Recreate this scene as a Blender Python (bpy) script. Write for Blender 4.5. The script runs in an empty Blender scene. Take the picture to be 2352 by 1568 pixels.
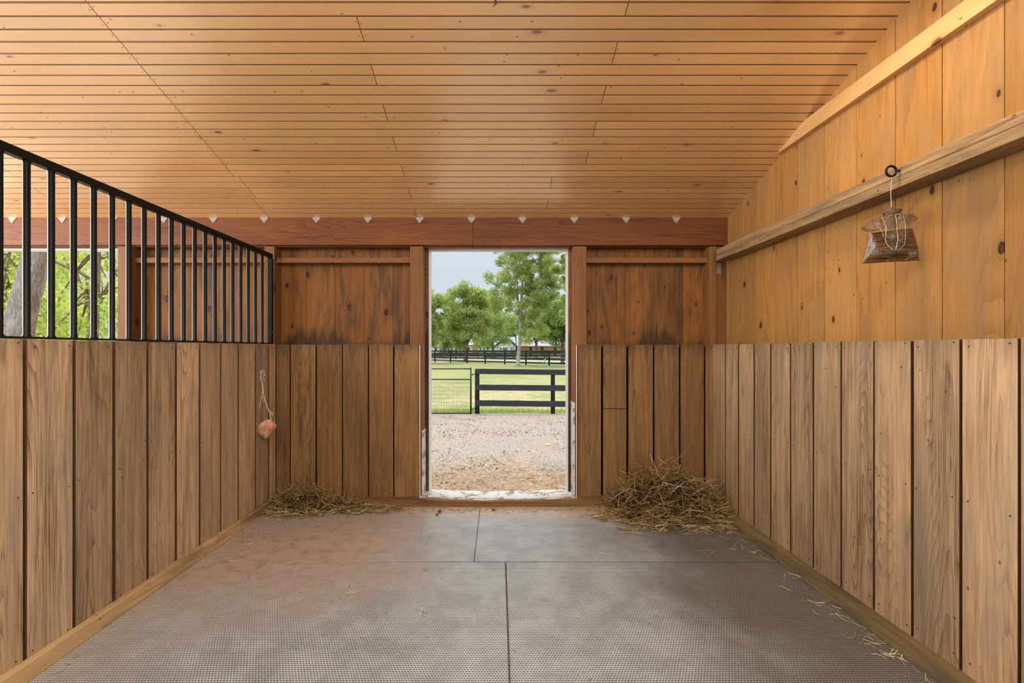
import bpy, bmesh, math, random
import numpy as np
from mathutils import Vector, Matrix, noise as mnoise

rnd = random.Random(7)
C = bpy.context.scene.collection
F = 1070.0                      # focal length in pixels of the 2352 px wide picture
VX, VY = 1145.0, 801.0          # vanishing point of the depth lines
H = 1.32                        # eye height

# ------------------------------------------------------------------ camera
cam = bpy.data.cameras.new('camera'); camo = bpy.data.objects.new('camera', cam); C.objects.link(camo)
camo.location = (0, 0, H); camo.rotation_euler = (math.pi/2, 0, 0)
cam.sensor_width = 36; cam.lens = 36*F/2352
cam.shift_x = (1176-VX)/2352; cam.shift_y = (VY-784)/2352
cam.clip_start = .02; cam.clip_end = 1000
bpy.context.scene.camera = camo
vs = bpy.context.scene.view_settings
vs.view_transform = 'Standard'; vs.look = 'None'; vs.gamma = 1; vs.exposure = 0.22
try: vs.use_curve_mapping = False
except Exception: pass

# ------------------------------------------------------------------ world: bright overcast sky
w = bpy.data.worlds.new('overcast_sky'); bpy.context.scene.world = w; w.use_nodes = True
nt = w.node_tree; nt.nodes.clear()
tc = nt.nodes.new('ShaderNodeTexCoord'); sep = nt.nodes.new('ShaderNodeSeparateXYZ')
nt.links.new(tc.outputs['Generated'], sep.inputs[0])
rp = nt.nodes.new('ShaderNodeValToRGB'); nt.links.new(sep.outputs['Z'], rp.inputs[0])
el = rp.color_ramp.elements
el[0].position = 0.0; el[0].color = (.30, .30, .26, 1)
e = el.new(.004); e.color = (.62, .68, .76, 1)
e = el.new(.16); e.color = (.56, .615, .69, 1)
el[-1].position = .24; el[-1].color = (.62, .68, .76, 1)
e = el.new(.6); e.color = (1.9, 2.0, 2.1, 1)
bg = nt.nodes.new('ShaderNodeBackground'); out = nt.nodes.new('ShaderNodeOutputWorld')
nt.links.new(rp.outputs[0], bg.inputs[0]); bg.inputs[1].default_value = 1.0
nt.links.new(bg.outputs[0], out.inputs[0])

# ------------------------------------------------------------------ lights
def light(name, kind, loc, energy, color, rot=None, **kw):
    l = bpy.data.lights.new(name, kind); l.energy = energy; l.color = color
    for k, v in kw.items(): setattr(l, k, v)
    o = bpy.data.objects.new(name, l); C.objects.link(o); o.location = loc
    if rot: o.rotation_euler = rot
    return o
def aim(o, target):
    o.rotation_euler = (Vector(target)-o.location).to_track_quat('-Z', 'Y').to_euler()
sun = light('sun', 'SUN', (0, 30, 30), 2.2, (1.0, .95, .86), angle=math.radians(12))
aim(sun, (0+9, 30-7, 0))
# added unseen fill lights behind the viewer and at the neighbouring stall's far side
al = light('aisle_fill', 'AREA', (1.5, -1.2, 2.8), 92, (1.0, .96, .90), shape='RECTANGLE', size=2.6, size_y=1.6)
aim(al, (-1.4, 2.0, .3))
sl = light('side_fill', 'AREA', (-5.4, 2.3, 2.6), 340, (1.0, .96, .90), shape='RECTANGLE', size=4.0, size_y=2.2)
aim(sl, (1.9, 1.7, 1.5))
bl_ = light('overhead_fill', 'AREA', (-.9, .1, 3.1), 46, (1.0, .93, .84), shape='RECTANGLE', size=1.4, size_y=1.0)  # added fill high in the stall, no fixture there
aim(bl_, (.2, 1.9, 0))

# ------------------------------------------------------------------ node helpers
class NT:
    def __init__(s, name, rough=.6, spec=.4):
        s.m = bpy.data.materials.new(name); s.m.use_nodes = True
        s.t = s.m.node_tree; s.p = s.t.nodes['Principled BSDF']
        s.p.inputs['Roughness'].default_value = rough
        s.p.inputs['Specular IOR Level'].default_value = spec
    def n(s, typ, **kw):
        nd = s.t.nodes.new('ShaderNode'+typ)
        for k, v in kw.items(): setattr(nd, k, v)
        return nd
    def put(s, sock, v):
        if v is None: return
        if hasattr(v, 'is_output') or isinstance(v, bpy.types.NodeSocket): s.t.links.new(v, sock)
        else:
            if sock.type == 'RGBA' and not isinstance(v, (int, float)) and len(v) == 3: v = (*v, 1)
            sock.default_value = v
    def math(s, op, a, b=None, c=None, clamp=False):
        nd = s.n('Math', operation=op, use_clamp=clamp)
        s.put(nd.inputs[0], a); s.put(nd.inputs[1], b)
        if c is not None: s.put(nd.inputs[2], c)
        return nd.outputs[0]
    def vmul(s, v, k):
        nd = s.n('VectorMath', operation='MULTIPLY'); s.put(nd.inputs[0], v); s.put(nd.inputs[1], k); return nd.outputs[0]
    def vadd(s, v, k):
        nd = s.n('VectorMath', operation='ADD'); s.put(nd.inputs[0], v); s.put(nd.inputs[1], k); return nd.outputs[0]
    def noise(s, v, scale=1., detail=2., rough=.5, dist=0.):
        nd = s.n('TexNoise'); s.put(nd.inputs['Vector'], v)
        nd.inputs['Scale'].default_value = scale; nd.inputs['Detail'].default_value = detail
        nd.inputs['Roughness'].default_value = rough; nd.inputs['Distortion'].default_value = dist
        return nd.outputs[0]
    def ramp(s, f, stops):
        nd = s.n('ValToRGB'); s.put(nd.inputs[0], f); e = nd.color_ramp.elements
        while len(e) > 1: e.remove(e[-1])
        for i, (p, c) in enumerate(stops):
            if isinstance(c, (int, float)): c = (c, c, c)
            x = e[0] if i == 0 else e.new(p)
            x.position = p; x.color = (*c, 1)
        return nd.outputs[0]
    def sstep(s, f, a, b, lo=0., hi=1.):
        nd = s.n('MapRange', interpolation_type='SMOOTHSTEP'); s.put(nd.inputs['Value'], f)
        nd.inputs['From Min'].default_value = a; nd.inputs['From Max'].default_value = b
        nd.inputs['To Min'].default_value = lo; nd.inputs['To Max'].default_value = hi
        return nd.outputs[0]
    def mix(s, f, a, b, mode='MIX'):
        nd = s.n('Mix', data_type='RGBA', blend_type=mode); nd.clamp_factor = True
        s.put(nd.inputs[0], f); s.put(nd.inputs[6], a); s.put(nd.inputs[7], b); return nd.outputs[2]
    def attr(s, name):
        nd = s.n('Attribute', attribute_name=name); return nd
    def sepv(s, v):
        nd = s.n('SeparateXYZ'); s.put(nd.inputs[0], v); return nd.outputs
    def comb(s, x, y, z):
        nd = s.n('CombineXYZ'); s.put(nd.inputs[0], x); s.put(nd.inputs[1], y); s.put(nd.inputs[2], z); return nd.outputs[0]
    def bump(s, h, strength=.3, dist=.002, normal=None):
        nd = s.n('Bump'); nd.inputs['Strength'].default_value = strength; nd.inputs['Distance'].default_value = dist
        s.put(nd.inputs['Height'], h)
        if normal is not None: s.put(nd.inputs['Normal'], normal)
        return nd.outputs[0]

ZT0 = 1.357
def wood(name, light_c, dark_c, rings=9., ring_amt=.45, fiber=.35, knots=.5, knot_scale=(3.2, 1.6), rough=.6, spec=.35,
         grey=None, grey_amt=0., stain=None, stain_amt=0., tintvar=.28, redc=None, bump=.35, stain_z=None, knot_r=.09, fleck=.05, foot=None, pores=0., rpow=2.2, coat=0., kcol=(.045, .018, .008), gap_amt=0.):
    """light_c/dark_c early and late wood; gc attribute = (across, along, depth) in metres with a random offset per board"""
    s = NT(name, rough, spec)
    gc = s.attr('gc').outputs['Vector']; bt = s.sepv(s.attr('bt').outputs['Vector'])
    # knots
    kv = s.vmul(gc, (knot_scale[0], knot_scale[1], 1.))
    vo = s.n('TexVoronoi', feature='F1', voronoi_dimensions='2D'); s.put(vo.inputs['Vector'], kv); vo.inputs['Scale'].default_value = 1.
    kd = vo.outputs['Distance']; kc = s.sepv(vo.outputs['Color'])
    has = s.math('LESS_THAN', kc[0], knots)
    ksize = s.math('MULTIPLY_ADD', kc[1], knot_r, knot_r*.35)
    kn = s.math('SUBTRACT', 1., s.math('DIVIDE', kd, ksize))            # 1 at centre, 0 at rim
    knn = s.math('ADD', kn, s.math('MULTIPLY_ADD', s.noise(s.vmul(gc, (60, 40, 40)), 1., 1.), .6, -.3))
    kmask = s.math('MULTIPLY', s.sstep(knn, 0., .22), has)
    kring = s.math('MULTIPLY', s.sstep(kn, -2.6, .2), has)               # halo bending the grain
    # cathedral grain: contours of a stretched noise field
    lo = s.noise(s.vmul(gc, (5.0, .42, 5.)), 1., 1.5, .45, .3)
    fld = s.math('ADD', lo, s.math('MULTIPLY', kring, .16))
    fld = s.math('ADD', fld, s.math('MULTIPLY', s.noise(s.vmul(gc, (30, 2.5, 10)), 1., 2.), .03))
    ring = s.math('FRACT', s.math('MULTIPLY', fld, rings))
    ring = s.math('POWER', ring, rpow)
    ring = s.math('MULTIPLY', ring, s.sstep(s.noise(s.vmul(gc, (9, .9, 5)), 1., 1.), .3, .62))
    fib = s.noise(s.vmul(gc, (210, 5., 60)), 1., 3., .6)
    fib2 = s.noise(s.vmul(gc, (45, 1.3, 20)), 1., 2., .5)
    blot = s.noise(s.vmul(gc, (4.5, 1.1, 3)), 1., 3., .55)
    f = s.math('MULTIPLY', ring, ring_amt)
    f = s.math('ADD', f, s.math('MULTIPLY', s.math('SUBTRACT', fib, .5), fiber*1.6))
    f = s.math('ADD', f, s.math('MULTIPLY', s.math('SUBTRACT', fib2, .5), fiber*1.4))
    f = s.math('ADD', f, s.math('MULTIPLY', s.math('SUBTRACT', blot, .5), .9), clamp=False)
    f = s.math('ADD', f, .32, clamp=True)
    col = s.mix(f, light_c, dark_c)
    if pores:
        pv = s.noise(s.vmul(gc, (420, 11., 90)), 1., 2., .55); pm = s.sstep(pv, .56, .68)
        pm = s.math('MULTIPLY', pm, s.math('MULTIPLY_ADD', s.sstep(fib2, .35, .65), .8, .2))
        col = s.mix(s.math('MULTIPLY', pm, pores), col, tuple(c*.42 for c in dark_c))
    if redc: col = s.mix(s.math('MULTIPLY', bt[1], .75), col, s.mix(f, redc, tuple(c*.55 for c in redc)))
    if grey:
        g = s.sstep(s.noise(s.vmul(gc, (7., 1.3, 5)), 1., 4., .65, .4), .45, .68)
        g = s.math('MULTIPLY', g, s.math('MULTIPLY_ADD', fib, .8, .5))
        col = s.mix(s.math('MULTIPLY', g, grey_amt), col, grey)
    if stain:
        st = s.sstep(s.noise(s.vmul(gc, (10., 1.6, 5)), 1.3, 4., .6, .2), .60, .72)
        am = stain_amt
        if stain_z:
            z = s.sepv(s.n('NewGeometry').outputs['Position'])[2]
            zz = s.math('ADD', z, s.math('MULTIPLY_ADD', s.noise(s.vmul(gc, (28, 4, 5)), 1., 3.), .34, -.17))
            a = s.sstep(zz, stain_z[0], stain_z[1])
            st = s.math('MAXIMUM', s.math('MULTIPLY', st, .6), s.math('MULTIPLY', a, .8))
        col = s.mix(s.math('MULTIPLY', st, am), col, stain)
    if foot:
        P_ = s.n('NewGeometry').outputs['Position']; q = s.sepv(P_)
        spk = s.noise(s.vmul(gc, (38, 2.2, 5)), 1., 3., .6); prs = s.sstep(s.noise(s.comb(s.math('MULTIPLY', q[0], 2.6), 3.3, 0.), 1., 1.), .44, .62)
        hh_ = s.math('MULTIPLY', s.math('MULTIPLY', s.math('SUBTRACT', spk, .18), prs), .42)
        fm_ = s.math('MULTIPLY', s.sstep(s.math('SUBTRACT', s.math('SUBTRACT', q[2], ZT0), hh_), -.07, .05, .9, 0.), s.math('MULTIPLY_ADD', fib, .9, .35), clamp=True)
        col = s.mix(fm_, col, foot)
    # knot colours
    col = s.mix(s.math('MULTIPLY', s.math('MULTIPLY', kring, kring), .35), col, tuple(c*.6 for c in dark_c))
    col = s.mix(kmask, col, kcol)
    col = s.mix(s.math('MULTIPLY', s.sstep(kn, .35, .8), s.math('MULTIPLY', has, .35)), col, (.16, .06, .02))
    # small flecks
    fl = s.n('TexVoronoi', feature='F1', voronoi_dimensions='2D'); s.put(fl.inputs['Vector'], s.vmul(gc, (26, 16, 1))); fl.inputs['Scale'].default_value = 1.
    fm = s.math('MULTIPLY', s.math('LESS_THAN', fl.outputs['Distance'], .11), s.math('LESS_THAN', s.sepv(fl.outputs['Color'])[0], fleck))
    col = s.mix(s.math('MULTIPLY', fm, .75), col, (.06, .03, .015))
    # board to board value
    v = s.math('MULTIPLY_ADD', bt[0], tintvar*2, 1-tintvar)
    col = s.mix(1., col, s.comb(v, v, v), 'MULTIPLY')
    s.put(s.p.inputs['Base Color'], col)
    s.put(s.p.inputs['Roughness'], s.math('ADD', s.math('MULTIPLY', fib, .18), (rough-.09)))
    hgt = s.math('ADD', s.math('MULTIPLY', fib, .7), s.math('MULTIPLY', ring, -.5))
    s.put(s.p.inputs['Normal'], s.bump(hgt, bump, .0015))
    if coat:
        s.p.inputs['Coat Weight'].default_value = coat; s.p.inputs['Coat Roughness'].default_value = .25; s.p.inputs['Coat IOR'].default_value = 2.3
    return s.m

def plain(name, col, rough=.5, metal=0., spec=.5, var=.0, bump=0., scale=30.):
    s = NT(name, rough, spec); s.p.inputs['Metallic'].default_value = metal
    if var or bump:
        oc = s.n('TexCoord').outputs['Object']
        nz = s.noise(oc, scale, 4., .6)
        if var:
            k = s.math('MULTIPLY_ADD', nz, var*2, 1-var)
            s.put(s.p.inputs['Base Color'], s.mix(1., col, s.comb(k, k, k), 'MULTIPLY'))
        else: s.p.inputs['Base Color'].default_value = (*col, 1)
        if bump: s.put(s.p.inputs['Normal'], s.bump(nz, bump, .004))
    else: s.p.inputs['Base Color'].default_value = (*col, 1)
    return s.m

M = {}
M['ceiling'] = wood('ceiling_pine', (.76, .45, .20), (.62, .335, .13), rings=7, ring_amt=.15, fiber=.16, knots=.14, knot_scale=(7., 2.6), rough=.38, spec=.9, tintvar=.08, bump=.08, knot_r=.06, fleck=.035, kcol=(.24, .10, .035), coat=1.)
M['kick'] = wood('oak_kick_boards', (.53, .365, .22), (.15, .085, .043), rings=42, ring_amt=.62, rpow=3.2, pores=.75, fiber=1.05, knots=.0, rough=.62, spec=.3, fleck=.012,
                 grey=(.31, .24, .175), grey_amt=.65, stain=(.09, .055, .035), stain_amt=.7, stain_z=(1.26, 1.50), tintvar=.22, redc=(.56, .36, .20))
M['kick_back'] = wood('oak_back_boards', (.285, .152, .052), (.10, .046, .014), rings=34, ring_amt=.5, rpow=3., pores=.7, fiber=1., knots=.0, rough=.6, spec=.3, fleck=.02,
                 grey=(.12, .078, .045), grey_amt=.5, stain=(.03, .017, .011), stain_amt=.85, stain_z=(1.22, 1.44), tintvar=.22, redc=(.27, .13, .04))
M['plank'] = wood('pine_planks', (.50, .265, .088), (.28, .122, .032), rings=20, pores=.3, ring_amt=.45, rpow=2.6, fiber=.45, knots=.42, knot_scale=(4.6, 2.4), rough=.55, spec=.35, fleck=.018,
                 grey=(.28, .18, .10), grey_amt=.45, tintvar=.16, redc=(.46, .215, .052), bump=.2, knot_r=.055)
M['plank_back'] = wood('shaded_old_pine_planks', (.255, .108, .02), (.10, .036, .007), rings=16, pores=.5, ring_amt=.45, fiber=.5, knots=.6, knot_scale=(5.6, 3.2), rough=.6, spec=.3, fleck=.03,
                 grey=(.05, .026, .012), grey_amt=.85, stain=(.03, .015, .01), stain_amt=.6, stain_z=None, tintvar=.2, redc=(.29, .10, .015), bump=.2, knot_r=.085, kcol=(.02, .008, .005), foot=(.02, .011, .007))  # older, redder pine; rear-wall shade is also in this colour
M['beam'] = wood('stained_beam', (.205, .062, .011), (.075, .02, .005), pores=.5, rings=38, ring_amt=.6, fiber=.35, knots=.08, rough=.6, spec=.3, tintvar=.1, knot_r=.07, fleck=.03)
M['post'] = wood('pine_posts', (.26, .112, .034), (.12, .042, .013), rings=24, ring_amt=.5, fiber=.35, knots=.25, rough=.6, spec=.3, tintvar=.12, knot_r=.06, fleck=.02)
M['girt_new'] = wood('fresh_pine', (.74, .45, .20), (.54, .29, .11), rings=14, ring_amt=.4, fiber=.3, knots=.45, knot_scale=(7., 3.4), rough=.6, spec=.3, tintvar=.05, knot_r=.07, fleck=.02, kcol=(.22, .09, .03))
M['girt_old'] = wood('weathered_oak', (.42, .27, .14), (.16, .095, .045), pores=.8, rings=16, ring_amt=.4, fiber=.9, knots=.0, rough=.7, spec=.25, grey=(.15, .11, .08), grey_amt=.8, tintvar=.08)
M['curb'] = wood('worn_curb_timber', (.24, .16, .07), (.07, .05, .03), rings=12, ring_amt=.3, fiber=.5, knots=.0, rough=.5, spec=.5, grey=(.06, .05, .036), grey_amt=.9, tintvar=.1)
M['curb_left'] = wood('pale_skirting_timber', (.56, .38, .18), (.30, .18, .08), rings=12, ring_amt=.4, fiber=.6, knots=.2, rough=.6, spec=.3, grey=(.15, .10, .055), grey_amt=.9, tintvar=.1)
M['dark'] = plain('dark_gap_backing', (.012, .006, .004), .95, spec=.0)  # near-black, paints the shade inside the board gaps
M['edge'] = plain('shaded_board_edge', (.10, .05, .024), .9, spec=.1, var=.3, scale=40.)  # grimy sawn edges, darkened further to paint gap shade
M['groove'] = plain('groove_shade', (.11, .045, .016), .7, spec=.2)  # groove shade put into the colour of strip and bead sides
M['nail'] = plain('rusty_nail_heads', (.025, .015, .012), .6)
M['iron'] = plain('black_painted_steel', (.006, .0065, .005), .33, spec=.2, var=.4, bump=.07, scale=180.)
M['zinc'] = plain('galvanised_plate', (.30, .285, .25), .5, metal=.0, spec=.5, var=.12, scale=60.)
M['screw'] = plain('steel_screw', (.42, .40, .36), .35, metal=.8)

# weathered white sill and door casing
s = NT('flaking_white_paint', .6, .3)
oc = s.n('NewGeometry').outputs['Position']
a = s.noise(s.vmul(oc, (9, 9, 9)), 1., 5., .65, .5)
b = s.noise(s.vmul(oc, (60, 60, 12)), 1., 3., .6)
k = s.sstep(s.math('ADD', s.math('MULTIPLY', a, .7), s.math('MULTIPLY', b, .3)), .51, .57)
col = s.mix(k, (.66, .66, .64), (.24, .15, .10))
s.put(s.p.inputs['Base Color'], s.mix(s.math('MULTIPLY', b, .3), col, (.35, .33, .31)))
s.put(s.p.inputs['Normal'], s.bump(b, .5, .003)); M['flaky'] = s.m
M['white'] = plain('white_trim_paint', (.72, .71, .68), .5, var=.08, scale=20.)

# rubber stall mats with a button pattern and dust
s = NT('rubber_mat', .42, .7)
pos = s.n('NewGeometry').outputs['Position']; px = s.sepv(pos)
def tri(v, per, off=0.):
    t = s.math('FRACT', s.math('ADD', s.math('DIVIDE', v, per), off))
    return s.math('ABSOLUTE', s.math('SUBTRACT', t, .5))
per = .0125
row = s.math('FLOOR', s.math('DIVIDE', px[1], per))
off = s.math('MULTIPLY', s.math('MODULO', s.math('ADD', row, 1000.), 2.), .5)
ax = s.math('MULTIPLY', s.math('ABSOLUTE', s.math('SUBTRACT', s.math('FRACT', s.math('ADD', s.math('DIVIDE', px[0], per), off)), .5)), 2.)
ay = s.math('MULTIPLY', s.math('ABSOLUTE', s.math('SUBTRACT', s.math('FRACT', s.math('DIVIDE', px[1], per)), .5)), 2.)
dd = s.math('ADD', s.math('POWER', ax, 2.), s.math('POWER', ay, 2.))
dd = s.math('ADD', s.math('MULTIPLY', s.math('POWER', ax, 2.), .8), s.math('MULTIPLY', s.math('POWER', ay, 2.), 1.5))
btn = s.sstep(dd, .18, .62, 0., 1.)
n1 = s.noise(pos, 1.3, 5., .6, .3); n2 = s.noise(pos, 5.5, 5., .65); n3 = s.noise(pos, 90., 3., .7); n4 = s.noise(pos, 14., 4., .6)
top = s.mix(s.sstep(n2, .3, .7), (.50, .545, .58), (.32, .35, .37))
top = s.mix(s.math('MULTIPLY', s.sstep(n3, .45, .75), .4), top, (.64, .67, .70))
base = s.mix(s.math('MULTIPLY', btn, .95), (.06, .058, .054), top)
# tan dust drifts: left rear corner and a strip along the sill
dx = s.math('ADD', px[0], 1.35); dy = s.math('SUBTRACT', px[1], 3.05)
r1 = s.math('SQRT', s.math('ADD', s.math('MULTIPLY', s.math('MULTIPLY', dx, dx), 1.0), s.math('MULTIPLY', s.math('MULTIPLY', dy, dy), 1.3)))
w1 = s.sstep(s.math('ADD', r1, s.math('MULTIPLY_ADD', n1, 1.6, -.8)), .25, 1.35, .85, 0.)
w2 = s.sstep(s.math('ADD', px[1], s.math('MULTIPLY_ADD', n2, .5, -.25)), 3.45, 3.85, 0., .95)
wl = s.sstep(s.math('ADD', px[0], s.math('MULTIPLY_ADD', n1, 1.0, -.5)), -1.9, -1.2, .35, 0.)
dust = s.math('MAXIMUM', s.math('MAXIMUM', w1, w2), wl)
dust = s.math('MULTIPLY', dust, s.math('MULTIPLY_ADD', n4, 1.0, .38), clamp=True)
dustc = s.mix(s.sstep(n4, .35, .7), (.50, .34, .23), (.33, .215, .13))
dustc = s.mix(s.math('MULTIPLY', s.sstep(n2, .5, .68), .6), dustc, (.60, .42, .33))
base = s.mix(dust, base, dustc)
# darker brown towards the right hand wall
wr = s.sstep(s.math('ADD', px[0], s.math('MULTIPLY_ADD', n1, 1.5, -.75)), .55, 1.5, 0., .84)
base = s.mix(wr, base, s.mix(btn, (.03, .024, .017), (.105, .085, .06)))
# faint brown spots
sp = s.n('TexVoronoi', feature='F1'); s.put(sp.inputs['Vector'], pos); sp.inputs['Scale'].default_value = 4.5
sm = s.math('MULTIPLY', s.sstep(s.math('ADD', sp.outputs['Distance'], s.math('MULTIPLY', n4, .2)), .16, .26, 1., 0.), s.math('LESS_THAN', s.sepv(sp.outputs['Color'])[0], .3))
base = s.mix(s.math('MULTIPLY', sm, .5), base, (.24, .16, .11))
s.put(s.p.inputs['Base Color'], base)
hh = s.math('ADD', s.math('MULTIPLY', btn, s.math('SUBTRACT', 1.1, dust)), s.math('MULTIPLY', n3, .25))
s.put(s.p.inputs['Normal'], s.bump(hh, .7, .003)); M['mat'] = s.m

# sub floor
M['dirt'] = plain('stall_dirt', (.56, .48, .39), .95, spec=.1, var=.35, bump=.5, scale=40.)

# gravel yard
s = NT('gravel', .95, .1)
pos = s.n('NewGeometry').outputs['Position']; px = s.sepv(pos)
v1 = s.n('TexVoronoi', feature='F1'); s.put(v1.inputs['Vector'], pos); v1.inputs['Scale'].default_value = 42.
c1 = s.sepv(v1.outputs['Color'])
n1 = s.noise(pos, .9, 4., .6); n2 = s.noise(pos, 5., 4., .6); n3 = s.noise(pos, 25., 3., .6)
sand = s.mix(s.sstep(n3, .35, .65), (.36, .285, .228), (.255, .19, .14))
stone = s.mix(c1[1], (.17, .155, .145), (.46, .445, .43))
g = s.sstep(s.math('ADD', n1, s.math('MULTIPLY', n2, .4)), .58, .82)
pres = s.math('LESS_THAN', c1[0], s.math('MULTIPLY_ADD', g, .55, .12))
col = s.mix(pres, sand, stone)
col = s.mix(s.math('MULTIPLY', s.sstep(v1.outputs['Distance'], .35, .6), s.math('MULTIPLY', pres, .6)), col, (.18, .13, .10))
# trampled hay and bark nearer the door
near = s.math('MULTIPLY', s.sstep(s.math('ADD', px[1], s.math('MULTIPLY_ADD', n1, 1.4, -.7)), 4.9, 6.3, 1., 0.), s.sstep(n2, .35, .6))
col = s.mix(s.math('MULTIPLY', near, .75), col, s.mix(n3, (.50, .33, .17), (.22, .13, .075)))
s.put(s.p.inputs['Base Color'], col)
s.put(s.p.inputs['Normal'], s.bump(s.math('ADD', s.math('MULTIPLY', v1.outputs['Distance'], -1.), n3), .6, .015)); M['gravel'] = s.m

s = NT('lawn_grass', .9, .1)
pos = s.n('NewGeometry').outputs['Position']; px = s.sepv(pos)
n1 = s.noise(pos, .35, 4., .6); n2 = s.noise(pos, 2.2, 4., .65); n3 = s.noise(s.vmul(pos, (14, 5, 1)), 1., 4., .7)
col = s.mix(s.sstep(n3, .3, .7), (.17, .21, .065), (.27, .29, .125))
far = s.sstep(px[1], 15., 42., 1., 0.)
dry = s.math('MULTIPLY', s.sstep(s.math('ADD', s.math('MULTIPLY', n1, .5), s.math('MULTIPLY', n2, .5)), .42, .58), s.math('MULTIPLY_ADD', far, .65, .35))
col = s.mix(dry, col, s.mix(s.sstep(n3, .3, .7), (.33, .265, .14), (.42, .355, .215)))
# sandy lane behind the first far fence
lane = s.math('MULTIPLY', s.sstep(px[1], 60., 64.), s.sstep(px[1], 76., 80., 1., 0.))
col = s.mix(s.math('MULTIPLY', lane, .8), col, (.38, .315, .26))
s.put(s.p.inputs['Base Color'], col)
s.put(s.p.inputs['Normal'], s.bump(n3, .5, .05)); M['lawn'] = s.m

def leaf_mat(name, c1, c2, trans=.45):
    s = NT(name, .6, .25)
    a = s.attr('lv').outputs['Fac']
    col = s.mix(a, c1, c2)
    s.put(s.p.inputs['Base Color'], col)
    tr = s.n('BsdfTranslucent'); s.put(tr.inputs[0], col)
    mx = s.n('MixShader'); mx.inputs[0].default_value = trans
    s.t.links.new(s.p.outputs[0], mx.inputs[1]); s.t.links.new(tr.outputs[0], mx.inputs[2])
    s.t.links.new(mx.outputs[0], s.t.nodes['Material Output'].inputs[0])
    return s.m
M['leaf_oak'] = leaf_mat('oak_leaves', (.19, .28, .06), (.62, .68, .24))
M['leaf_dark'] = leaf_mat('dark_leaves', (.06, .13, .045), (.22, .34, .12))
M['leaf_yellow'] = leaf_mat('yellow_green_leaves', (.30, .42, .05), (.80, .86, .24), .55)
M['leaf_light'] = leaf_mat('grey_green_leaves', (.20, .30, .08), (.56, .66, .25))
def bark(name, c1, c2):
    s = NT(name, .9, .15); oc = s.n('TexCoord').outputs['Object']
    a = s.noise(s.vmul(oc, (34, 34, 9)), 1., 6., .75, .4); b = s.noise(oc, 3., 3., .6)
    s.put(s.p.inputs['Base Color'], s.mix(s.sstep(s.math('ADD', s.math('MULTIPLY', a, .7), s.math('MULTIPLY', b, .3)), .38, .62), c1, c2))
    s.put(s.p.inputs['Normal'], s.bump(a, .9, .03)); return s.m
M['bark'] = bark('grey_bark', (.30, .26, .22), (.10, .08, .06))
M['bark_pale'] = bark('pale_lichen_bark', (.62, .59, .55), (.27, .23, .195))
M['bark_brown'] = bark('brown_bark', (.40, .31, .22), (.18, .12, .08))
M['fence'] = plain('dark_painted_boards', (.036, .038, .043), .75, spec=.25, var=.5, bump=.4, scale=14.)
M['fence_post'] = plain('dark_painted_posts', (.028, .027, .028), .8, spec=.2, var=.5, bump=.4, scale=14.)
M['gate'] = plain('black_gate_tube', (.012, .012, .014), .4)
M['wire'] = plain('rusty_green_wire', (.10, .085, .05), .7)
M['roof'] = plain('grey_shingle_roof', (.33, .36, .42), .85, var=.2, scale=3.)
M['siding'] = plain('white_siding', (.74, .76, .79), .7, var=.05, scale=2.)
s = NT('orange_brick', .85, .2)
oc = s.n('TexCoord').outputs['Object']; bk = s.n('TexBrick'); s.put(bk.inputs['Vector'], s.comb(s.sepv(oc)[0], s.sepv(oc)[2], 0.))
bk.inputs['Color1'].default_value = (.62, .25, .09, 1); bk.inputs['Color2'].default_value = (.48, .17, .06, 1); bk.inputs['Mortar'].default_value = (.55, .42, .32, 1)
bk.inputs['Scale'].default_value = 2.5; bk.inputs['Mortar Size'].default_value = .015
s.put(s.p.inputs['Base Color'], bk.outputs[0]); M['brick'] = s.m
M['glass_dark'] = plain('dark_window_glass', (.02, .022, .026), .15, spec=.7)
M['door_dark'] = plain('dark_stable_door', (.03, .022, .018), .6)
M['grey_panel'] = plain('grey_panel', (.30, .31, .33), .7)
s = NT('hay', .75, .25); a = s.attr('lv').outputs['Fac']
s.put(s.p.inputs['Base Color'], s.ramp(a, [(0., (.07, .035, .012)), (.4, (.22, .125, .045)), (.75, (.42, .29, .12)), (1., (.74, .64, .42))])); M['hay'] = s.m
M['hay_core'] = plain('hay_void_shade', (.035, .02, .009), .95, spec=.1, var=.6, bump=1., scale=60.)  # dark core paints the shaded voids between hay strands
M['manure'] = plain('brown_clod', (.12, .07, .04), .9, var=.4, bump=.6, scale=90.)

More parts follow.
